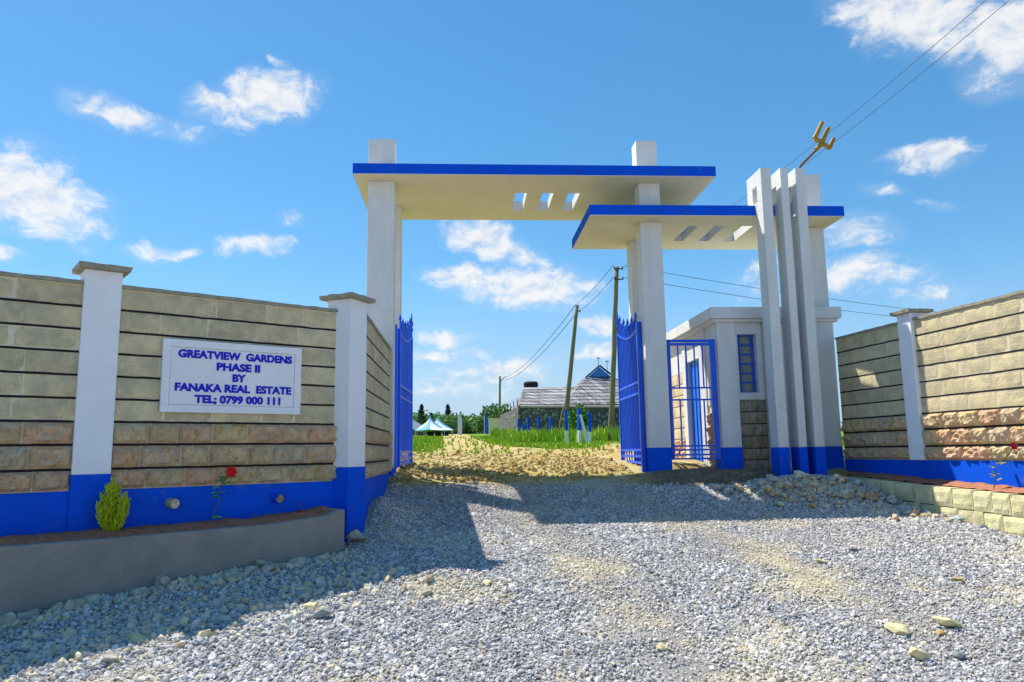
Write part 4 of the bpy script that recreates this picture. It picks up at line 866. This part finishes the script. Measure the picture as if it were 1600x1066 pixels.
# ------------------------------------------------------------------ background
def pole(name, label, base, top, r0, r1, arms=True):
    o = thing(name, label, 'pole', base); b = Vector(base); d = Vector(top) - b
    pts = [d * (i / 10) + Vector((.05 * fbm(i * .5, base[1], 0, 2), 0, 0)) - (Vector((0, 0, .5)) if i == 0 else Vector()) for i in range(11)]
    part('shaft', MB().tube(pts, [r0 + (r1 - r0) * i / 10 for i in range(11)], 10), M['wood'], o, smooth=True)
    if arms:
        for k, z in enumerate((-.12, -.62)):
            a = part('crossarm', MB().box(-.17, .26, -.025, .025, -.025, .025), M['iron_dark'], o); a.location = d + Vector((0, -.12, z))
            for x in (-.15, .24): i_ = part('insulator', MB().tube([(x, 0, .026), (x, 0, .06), (x, 0, .08), (x, 0, .12)], [.02, .04, .025, .03], 8), M['iron_dark'], a)
    return o
def build_background():
    rnd = random.Random(55)
    Z = lambda x, y: gz(x, y)
    pole('utility_pole', 'nearest leaning wooden utility pole beside the right gate leaf', (6.57, 34, Z(6.57, 34)), (7.15, 34, 10.07), .14, .10)
    p2 = pole('utility_pole', 'middle wooden utility pole with a forked strut at its foot', (5.99, 46, Z(6, 46)), (7.08, 46, 10.6), .17, .11, False)
    part('strut', MB().tube([(-.35, .1, -.3), (.0, .05, 1.6), (.42, 0, 2.9)], [.10, .09, .08], 8), M['wood'], p2)
    part('insulator', MB().tube([(1.16, -.05, 7.95), (1.3, -.05, 7.98)], .05, 6), M['iron_dark'], p2)
    p3 = pole('utility_pole', 'farthest thin dark utility pole standing before the beige wall', (4.9, 105, Z(4.9, 105)), (4.99, 105, 12.1), .17, .14, False)
    part('bracket', MB().tube([(.1, 0, 7.2), (.9, 0, 7.95)], .05, 6), M['iron_dark'], p3)
    def wire(a, b, sag, label, r=.012, n=24):
        a = Vector(a); b = Vector(b); pts = []
        for i in range(n + 1):
            u = i / n; p = a.lerp(b, u); p.z -= sag * 4 * u * (1 - u); pts.append(p - a)
        o = part('power_line', MB().tube(pts, r, 5), M['wire']); o.location = a; tag(o, label, 'cable', 'overhead power lines')
    for dz, w in ((.15, 'upper'), (-.42, 'lower')):
        wire((6.95, 33.9, 9.98 + dz), (6.95, 45.9, 10.45 + dz), .15, w + ' cable between the nearest pole and the forked pole', .014)
        wire((6.95, 45.9, 10.45 + dz), (5.3, 104.9, 11.7 + dz * .6), .9, w + ' cable running off from the forked pole to the farthest pole', .022)
        wire((7.5, 34.0, 9.98 + dz), (60, 60, 11.5 + dz), .9, w + ' cable running right behind the gateway from the nearest pole', .013)
    for dx, dz, w in ((-.05, 0, 'upper'), (.30, -.06, 'lower')):
        pts = []
        for i in range(41):
            q = i; pts.append(Vector((q * .096 + dx * min(1, q / 12), -q, -.1334 * q + .00507 * q * q + dz)))
        o = part('power_line', MB().tube(pts, .006, 5), M['wire']); o.location = (7.3, 33.9, 9.95); tag(o, w + ' cable rising over the fins to the top right corner', 'cable', 'overhead power lines')
    # fenced stone house
    roofm = bpy.data.materials.new('stone_coated_roof_tiles'); roofm.use_nodes = True; T = NT(roofm.node_tree); b = roofm.node_tree.nodes['Principled BSDF']; b.inputs['Roughness'].default_value = .9
    g = T.n('ShaderNodeNewGeometry'); br = T.n('ShaderNodeTexBrick'); br.inputs['Scale'].default_value = 1.0; br.inputs['Brick Width'].default_value = .55; br.inputs['Row Height'].default_value = .27; br.inputs['Mortar Size'].default_value = .035
    br.inputs['Color1'].default_value = (.13, .12, .14, 1); br.inputs['Color2'].default_value = (.44, .425, .45, 1); br.inputs['Mortar'].default_value = (.03, .03, .035, 1)
    sx = T.n('ShaderNodeSeparateXYZ'); T.link(g.outputs['Position'], sx.inputs[0]); cx = T.n('ShaderNodeCombineXYZ'); T.link(T.math('ADD', sx.outputs[0], sx.outputs[1]), cx.inputs[0]); T.link(sx.outputs[2], cx.inputs[1]); T.link(cx.outputs[0], br.inputs['Vector'])
    T.link(br.outputs['Color'], b.inputs['Base Color'])
    rub = bpy.data.materials.new('dark_random_rubble'); rub.use_nodes = True; T = NT(rub.node_tree); b = rub.node_tree.nodes['Principled BSDF']; b.inputs['Roughness'].default_value = .95
    g = T.n('ShaderNodeNewGeometry'); vo = T.n('ShaderNodeTexVoronoi'); vo.inputs['Scale'].default_value = 4.5; T.link(g.outputs['Position'], vo.inputs['Vector'])
    hs = T.n('ShaderNodeSeparateColor'); T.link(vo.outputs['Color'], hs.inputs[0])
    c = T.ramp(hs.outputs[0], [(0, (.10, .11, .105)), (.5, (.19, .20, .185)), (1, (.34, .34, .30))]); c = T.mix(T.smooth(vo.outputs['Distance'], .36, .5), c, (.08, .085, .08)); T.link(c, b.inputs['Base Color'])
    bn = T.n('ShaderNodeBump'); bn.inputs['Strength'].default_value = .8; bn.inputs['Distance'].default_value = .05; bn.invert = True; T.link(vo.outputs['Distance'], bn.inputs['Height']); T.link(bn.outputs[0], b.inputs['Normal'])
    hz = Z(9, 54)
    h = thing('tiled_house', 'grey tiled bungalow with blue gable behind the rubble stone wall', 'house', (9, 54, hz))
    L = lambda x, y, z: (x - 9, y - 54, z - hz)
    wl = part('wall', MB().box(-4.6, 9, -1.2, 8, -.5, 4.75 - hz), rub, h)
    part('window', MB().box(2.7, 3.7, -1.26, -1.205, 1.0, 1.75), M['glass'], h); part('window_frame', MB().box(3.72, 3.95, -1.25, -1.205, .7, 1.8), M['white_metal'], h)
    # low wing roof (hip) and main roof (hip with blue gablet)
    e = 4.72
    v = [L(3.8, 52.3, e), L(9.2, 52.3, e), L(9.2, 61.5, e), L(3.8, 61.5, e), L(4.55, 57, 6.42), L(9.2, 57, 6.42)]
    part('roof', MB().add(v, [(0, 1, 5, 4), (2, 3, 4, 5), (3, 0, 4), (0, 3, 2, 1)]), roofm, h)
    v = [L(6.7, 51.6, e), L(16, 51.6, e), L(16, 62, e), L(6.7, 62, e), L(9.1, 55.6, 7.05), L(11.0, 55.6, 7.05), L(11.0, 58, 7.05), L(9.1, 58, 7.05)]
    rf = part('roof', MB().add(v, [(0, 1, 5, 4), (1, 2, 6, 5), (2, 3, 7, 6), (3, 0, 4, 7), (4, 5, 6, 7), (0, 3, 2, 1)]), roofm, h)
    part('gablet', MB().add([L(9.25, 55.5, 7.05), L(10.9, 55.5, 7.05), L(10.08, 55.5, 7.75), L(9.25, 57.9, 7.05), L(10.9, 57.9, 7.05), L(10.08, 57.9, 7.75)], [(0, 1, 2), (5, 4, 3), (1, 4, 5, 2), (3, 0, 2, 5)]), M['blue_light'], rf)
    for a, bb in ((L(9.0, 55.4, 6.98), L(10.08, 55.4, 7.86)), (L(11.15, 55.4, 6.98), L(10.08, 55.4, 7.86))): part('bargeboard', MB().tube([a, bb], .075, 6), mat('dark_blue_trim', (.02, .04, .10), .6) if 'dark_blue_trim' not in bpy.data.materials else bpy.data.materials['dark_blue_trim'], rf)
    for x, t in ((10.1, 8.6), (10.75, 8.35)): part('aerial', MB().tube([L(x, 56, 7.3), L(x, 56, t)], .02, 5).tube([L(x - .12, 56, t - .1), L(x + .15, 56, t - .12)], .03, 5), M['iron_dark'], rf)
    part('gutter', MB().box(-5.3, 7, -2.5, -2.42, e - hz - .10, e - hz + .03), M['iron_dark'], h)
    tk = thing('water_tank', 'black plastic water tank on the roof of the bungalow', 'tank', (5.5, 62, 5.9)); part('drum', MB().tube([(0, 0, 0), (0, 0, .35), (0, 0, .4), (0, 0, .8), (0, 0, .85), (0, 0, 1.25), (0, 0, 1.4)], [.62, .62, .58, .62, .58, .62, .5], 18), M['dark'], tk); part('stand', MB().box(-.6, .6, -.6, .6, -1.2, 0), M['iron_dark'], tk)
    w = thing('compound_wall', 'grey rubble stone compound wall before the tiled bungalow', 'wall', (3.66, 48, Z(3.66, 48)))
    wz = w.location.z
    A = Vector((3.66, 48, 0)) - w.location; A.z = 0
    def wseg(nm, x0, y0, z0t, x1, y1, z1t, th):
        d = Vector((x1 - x0, y1 - y0, 0)); n = Vector((-d.y, d.x, 0)).normalized() * th; mb = MB()
        a = Vector((x0 - 3.66, y0 - 48, 0)); c = a + d
        zl = [Vector((0, 0, -1)), Vector((0, 0, z0t - wz)), Vector((0, 0, z1t - wz))]
        vs = [a + zl[0], c + zl[0], c + n + zl[0], a + n + zl[0], a + zl[1], c + zl[2], c + n + zl[2], a + n + zl[1]]
        mb.add(vs, [(0, 3, 2, 1), (4, 5, 6, 7), (0, 1, 5, 4), (1, 2, 6, 5), (2, 3, 7, 6), (3, 0, 4, 7)]); part(nm, mb, rub, w)
    wseg('front_run', 3.66, 48, 4.40, 10.6, 44, 4.05, .25); wseg('side_run', 3.1, 60, 4.5, 3.655, 48.0, 4.40, -.25)
    part('coping', MB().tube([(-.1, .0, 4.44 - wz), (6.95, -4.0, 4.10 - wz)], .09, 6), M['concrete'], w)
    for k in range(5):
        part('wire_post', MB().tube([(-.5 + .1 * k, 11 - 2.2 * k, 4.45 - wz), (-.55 + .1 * k, 11 - 2.2 * k, 5.1 - wz)], .03, 5), M['iron_dark'], w)
    bwm = mat('beige_render', (.88, .68, .46), .95, (.80, .60, .40), 2, .8)
    bw = thing('plot_wall', 'plain beige wall beyond the end of the rubble wall', 'wall', (3.2, 76, Z(3.2, 76)))
    part('wall_face', MB().box(-.75, .9, -.1, .2, -.5, 1.62), bwm, bw, bevel=.03); part('coping', MB().box(-.8, .95, -.16, .26, 1.621, 1.70), bwm, bw)
    # house roof at far left
    s = thing('shed', 'low grey blue roofed shed at the far left behind the gate leaf', 'shed', (-6.4, 86, Z(-6.4, 86)))
    part('wall', MB().box(-2.2, 2.0, 0, 3, -.3, .75), mat('shed_green', (.10, .16, .05), .9), s)
    part('roof', MB().add([(-2.5, -.3, .7), (2.4, -.3, .7), (2.4, 3.3, .7), (-2.5, 3.3, .7), (-1.5, 1.5, 1.75), (.7, 1.5, 1.75)], [(0, 1, 5, 4), (1, 2, 5), (2, 3, 4, 5), (3, 0, 4), (0, 3, 2, 1)]), mat('slate_blue_sheet', (.10, .17, .24), .6), s)
    # marquee tents: concave peaks
    tentm = bpy.data.materials.new('blue_white_canvas'); tentm.use_nodes = True; T = NT(tentm.node_tree); b = tentm.node_tree.nodes['Principled BSDF']; b.inputs['Roughness'].default_value = .7
    at = T.n('ShaderNodeAttribute'); at.attribute_name = 'Col'; T.link(at.outputs['Color'], b.inputs['Base Color'])
    for k, (x, y, lab) in enumerate(((-3.45, 78, 'left peaked marquee tent with blue and white canvas'), (-2.75, 81, 'right peaked marquee tent with blue and white canvas'))):
        t = thing('marquee_tent', lab, 'tent', (x, y, Z(x, y)), 0, 'marquee tents in the field')
        v = []; f = []; n = 24; m = 8; hh = 2.15 - .1 * k; e = .62
        for i in range(m + 1):
            u = i / m; rr = 1.55 * (1 - u) ** 1.8 + .03; z = e + (hh - e) * u ** 1.15
            for j in range(n):
                a = 2 * math.pi * j / n; sq = 1 / max(abs(math.cos(a)), abs(math.sin(a))) if i < 2 else 1 + .2 * (1 - u)
                v.append((rr * math.cos(a) * sq, rr * math.sin(a) * sq, z - .10 * abs(math.sin(2 * a)) * (1 - u)))
        for i in range(m):
            for j in range(n): f.append((i * n + j, i * n + (j + 1) % n, (i + 1) * n + (j + 1) % n, (i + 1) * n + j))
        cn = part('canopy', MB().add(v, f), tentm, t, smooth=True); ca = cn.data.color_attributes.new('Col', 'FLOAT_COLOR', 'CORNER')
        for pl in cn.data.polygons:
            j = pl.index % n; c = (.10, .38, .72, 1) if (j // 3) % 2 or pl.index // n > 5 else (.72, .80, .84, 1)
            for li in pl.loop_indices: ca.data[li].color = c
        for sx_ in (-1.45, 1.45):
            for sy_ in (-1.45, 1.45): part('pole', MB().tube([(sx_, sy_, -.2), (sx_, sy_, e)], .03, 6), M['white_metal'], t)
    for k in range(3): tag(part('parked_box', MB().box(-.3, .3, -.3, .3, 0, .45).box(-.22, .22, -.32, -.31, .1, .3), M['dark'], bevel=.02), 'dark crate standing under the marquee tents', 'crate', 'crates under the tents').location = (-3.4 + .75 * k, 77.5, Z(-3, 77.5))
    # feather flags
    for x, y, c, lab in ((-.62, 75, (.62, .64, .82), 'pale lilac feather flag beside the track'), (2.1, 80, (.02, .12, .62), 'blue feather flag beside the beige wall')):
        o = thing('feather_flag', lab, 'flag', (x, y, Z(x, y))); part('staff', MB().tube([(0, 0, -.2), (0, 0, 2.15)], .025, 6), M['white_metal'], o)
        v = []; f = []
        for i in range(13):
            z = .15 + 1.9 * i / 12; wd = .40 * min(1, (13 - i) / 3 + .25); v += [(.03, .01 + .02 * math.sin(i), z), (wd, .05 * math.sin(i * .8), z - .1)]
        for i in range(12): f.append((2 * i, 2 * i + 1, 2 * i + 3, 2 * i + 2))
        fl = part('banner', MB().add(v, f), mat('flag_' + ('lilac' if c[0] > .3 else 'blue'), c, .7), o); fl.modifiers.new('thick', 'SOLIDIFY').thickness = .01
    # fence posts, blue above white
    posts = [(6.62, 30, 1.42, 0), (5.05, 30.5, 1.30, 0), (4.55, 30, 1.45, 1), (4.20, 31, 1.45, 0), (4.75, 42, 1.30, 0), (4.22, 43, 1.35, 0), (4.55, 52 - 6, 1.10, 0), (3.55, 42, 1.35, 0), (3.60, 46, 1.0, 0), (3.12, 43, 1.25, 0)]
    nm = ['beside the nearest utility pole', 'third from the right gate leaf', 'with a slanting brace, right of the leafy bush foot', 'under the leafy bush, just right of the forked pole', 'first left of the forked pole', 'second left of the forked pole', 'third left of the forked pole', 'fourth left of the forked pole', 'short, second from the left end', 'at the left end of the row']
    for (x, y, hgt, br), lab in zip(posts, nm):
        x += .0; o = thing('fence_post', 'blue and white fence post ' + lab, 'post', (x, y, Z(x, y)), rnd.uniform(-.3, .3), 'blue and white fence posts in the grass'); o.rotation_euler.y = rnd.uniform(-.05, .05)
        r = .062
        part('lower_shaft', MB().box(-r, r, -r, r, -.3, hgt * .42), M['white_metal'], o, bevel=.01); part('upper_shaft', MB().box(-r - .003, r + .003, -r - .003, r + .003, hgt * .42, hgt), M['blue'], o, bevel=.01)
        if br: part('brace', MB().tube([(.38, -.1, -.2), (.02, -.02, hgt * .85)], .07, 6), M['white_metal'], o)
build_background()

# ------------------------------------------------------------------ grass and trees
def build_grass():
    n = 34000; x = RNG.uniform(-14, 16, n); y = 12.3 + 52 * RNG.uniform(0, 1, n) ** 1.5
    ed = _vn(x * .9, y * .9, 3.0) * .25
    ok = ((np.abs(x - track_x(y)) + ed * 1.2 > track_w(y) + .1) | (RNG.uniform(0, 1, n) < np.where(y > 18, .05, .16))) & (np.abs(x - .03 * y) < .32 * y + 4) & ~((x > 3.4) & (y > 47)) & ((y + ed * 3 > 15) | ((RNG.uniform(0, 1, n) < .35) & ~((x > 2.6) & (y < 15.5)))) & ~((x > 3.6) & (y < 18.6)); x, y = x[ok], y[ok]
    z = ground_base(x, y); V = []; F = []
    cl = _vn(x * .5, y * .5, 9.0)
    for i in range(len(x)):
        right = x[i] > 2.2
        tall = right and y[i] > 33; low = .5 if y[i] < 15 else 1.0; h = (.32 if tall else .08) * (1 + 1.2 * cl[i]) + random.uniform(.03, .36 if tall else .10); h *= low * (.55 if (y[i] < 22 and abs(x[i] - 1) < 3) else 1); a = random.uniform(0, 6.28); w = .012 + .0009 * y[i]
        for q in range(2):
            a += 2.1; dx, dy = math.cos(a), math.sin(a); lean = random.uniform(.1, .5) * h; o = len(V)
            V += [(x[i] - dy * w, y[i] + dx * w, z[i] - .05), (x[i] + dy * w, y[i] - dx * w, z[i] - .05), (x[i] + dx * lean * .4 + dy * w * .9, y[i] + dy * lean * .4 - dx * w, z[i] + h * .6), (x[i] + dx * lean, y[i] + dy * lean, z[i] + h)]
            F += [(o, o + 1, o + 2), (o, o + 2, o + 3)]
    me = bpy.data.meshes.new('grass'); me.from_pydata(V, [], F); me.update()
    gm = mat('meadow_grass', (.26, .46, .025), .8, (.44, .56, .045), .9, .9, n2=(3.0, (.55, .50, .12), .56, .72))
    tag(link('grass', me, gm), 'bright green grass and weeds inside the plot', 'grass', kind='stuff')
build_grass()
def crown_mesh(name, seed, w, h, n, m, conical=False, leaf=.3):
    rr = random.Random(seed); mb = MB()
    blobs = [(Vector((rr.gauss(0, w * .32), rr.gauss(0, w * .32), h * (.25 + .6 * rr.random()))), rr.uniform(.22, .42) * w) for _ in range(9)]
    for i in range(n):
        if conical:
            u = rr.random() ** .7; rad = w * .5 * (1 - u) * (.55 + .45 * abs(math.sin(u * 22))); a = rr.uniform(0, 6.28); p = Vector((math.cos(a) * rad * rr.uniform(.4, 1), math.sin(a) * rad * rr.uniform(.4, 1), h * u))
        else:
            c, r_ = rr.choice(blobs); d = Vector((rr.gauss(0, 1), rr.gauss(0, 1), rr.gauss(0, 1))).normalized(); p = c + d * r_ * rr.uniform(.6, 1.05); p.z = max(.02 * h, p.z)
        leafy(mb, p, (rr.gauss(0, 1), rr.gauss(0, 1), rr.gauss(0, .7)), (rr.gauss(0, 1), rr.gauss(0, 1), rr.gauss(0, 1)), leaf * rr.uniform(.7, 1.4), leaf * .8)
    me = mb.mesh(name); me.materials.append(m); return me
def trunk_mesh(h, r): mb = MB(); mb.tube([(0, 0, -.4), (.05, 0, h * .3), (-.05, .05, h * .65), (0, 0, h)], [r * 1.2, r, r * .7, r * .25], 7); mb.tube([(0, 0, h * .4), (.4 * h * .4, 0, h * .75)], [r * .5, r * .15], 6); mb.tube([(0, 0, h * .35), (-.35 * h * .4, .1, h * .7)], [r * .5, r * .15], 6); me = mb.mesh('trunk'); me.materials.append(M['wood']); return me
def build_trees():
    rnd = random.Random(91)
    far = mat('far_leaf', (.15, .27, .09), .8, (.20, .34, .11), .5, .9, objvar=.25); dark = mat('dark_conifer_leaf', (.02, .055, .03), .8, (.035, .08, .04), .5, .9)
    kinds = [(crown_mesh('crown', 1, 4.2, 3.4, 1500, far, leaf=.42), trunk_mesh(2.4, .16)), (crown_mesh('crown', 2, 5.0, 2.9, 1500, far, leaf=.42), trunk_mesh(2.0, .18)), (crown_mesh('crown', 3, 3.6, 3.8, 1400, far, leaf=.40), trunk_mesh(2.8, .14)), (crown_mesh('crown', 4, 4.4, 5.4, 700, dark, True, .34), trunk_mesh(5.6, .13))]
    spots = [(-3.2, 148, 3, 1.05, 'tall dark conifer rising above the hedge of trees behind the lilac flag'), (-6.6, 118, 3, .85, 'dark conifer standing behind the left tent peak'), (-5.2, 120, 3, .62, 'short dark conifer standing behind the right tent peak')]
    for x, y, k, s, lab in spots:
        o = thing('conifer_tree', lab, 'tree', (x, y, gz(x, y)), rnd.uniform(0, 6)); o.scale = (s,) * 3; link('trunk', kinds[k][1], None, o); link('crown', kinds[k][0], None, o)
    for i in range(30):
        x = -16 + 30 * i / 29 + rnd.uniform(-.8, .8); y = 128 + rnd.uniform(-8, 26); k = rnd.choice((0, 1, 2)); s = rnd.uniform(.9, 1.35)
        if x > 7: s *= 1.1
        o = thing('broadleaf_tree', 'green leafy tree in the far row beyond the field', 'tree', (x, y, gz(x, y) - .3), rnd.uniform(0, 6), 'far row of leafy trees'); o.scale = (s, s, s * rnd.uniform(.75, 1.0)); link('trunk', kinds[k][1], None, o); link('crown', kinds[k][0], None, o)
    b = thing('leafy_bush', 'bright green leafy bush in front of the compound wall between the poles', 'bush', (5.95, 40, gz(5.95, 40)))
    link('foliage', crown_mesh('bush_foliage', 8, 1.05, 1.15, 700, M['leaf'], leaf=.17), None, b).location = (0, 0, .72); part('stem', MB().tube([(0, 0, -.3), (.03, 0, .6), (0, 0, 1.2)], [.05, .04, .02], 6), M['wood'], b)
build_trees()
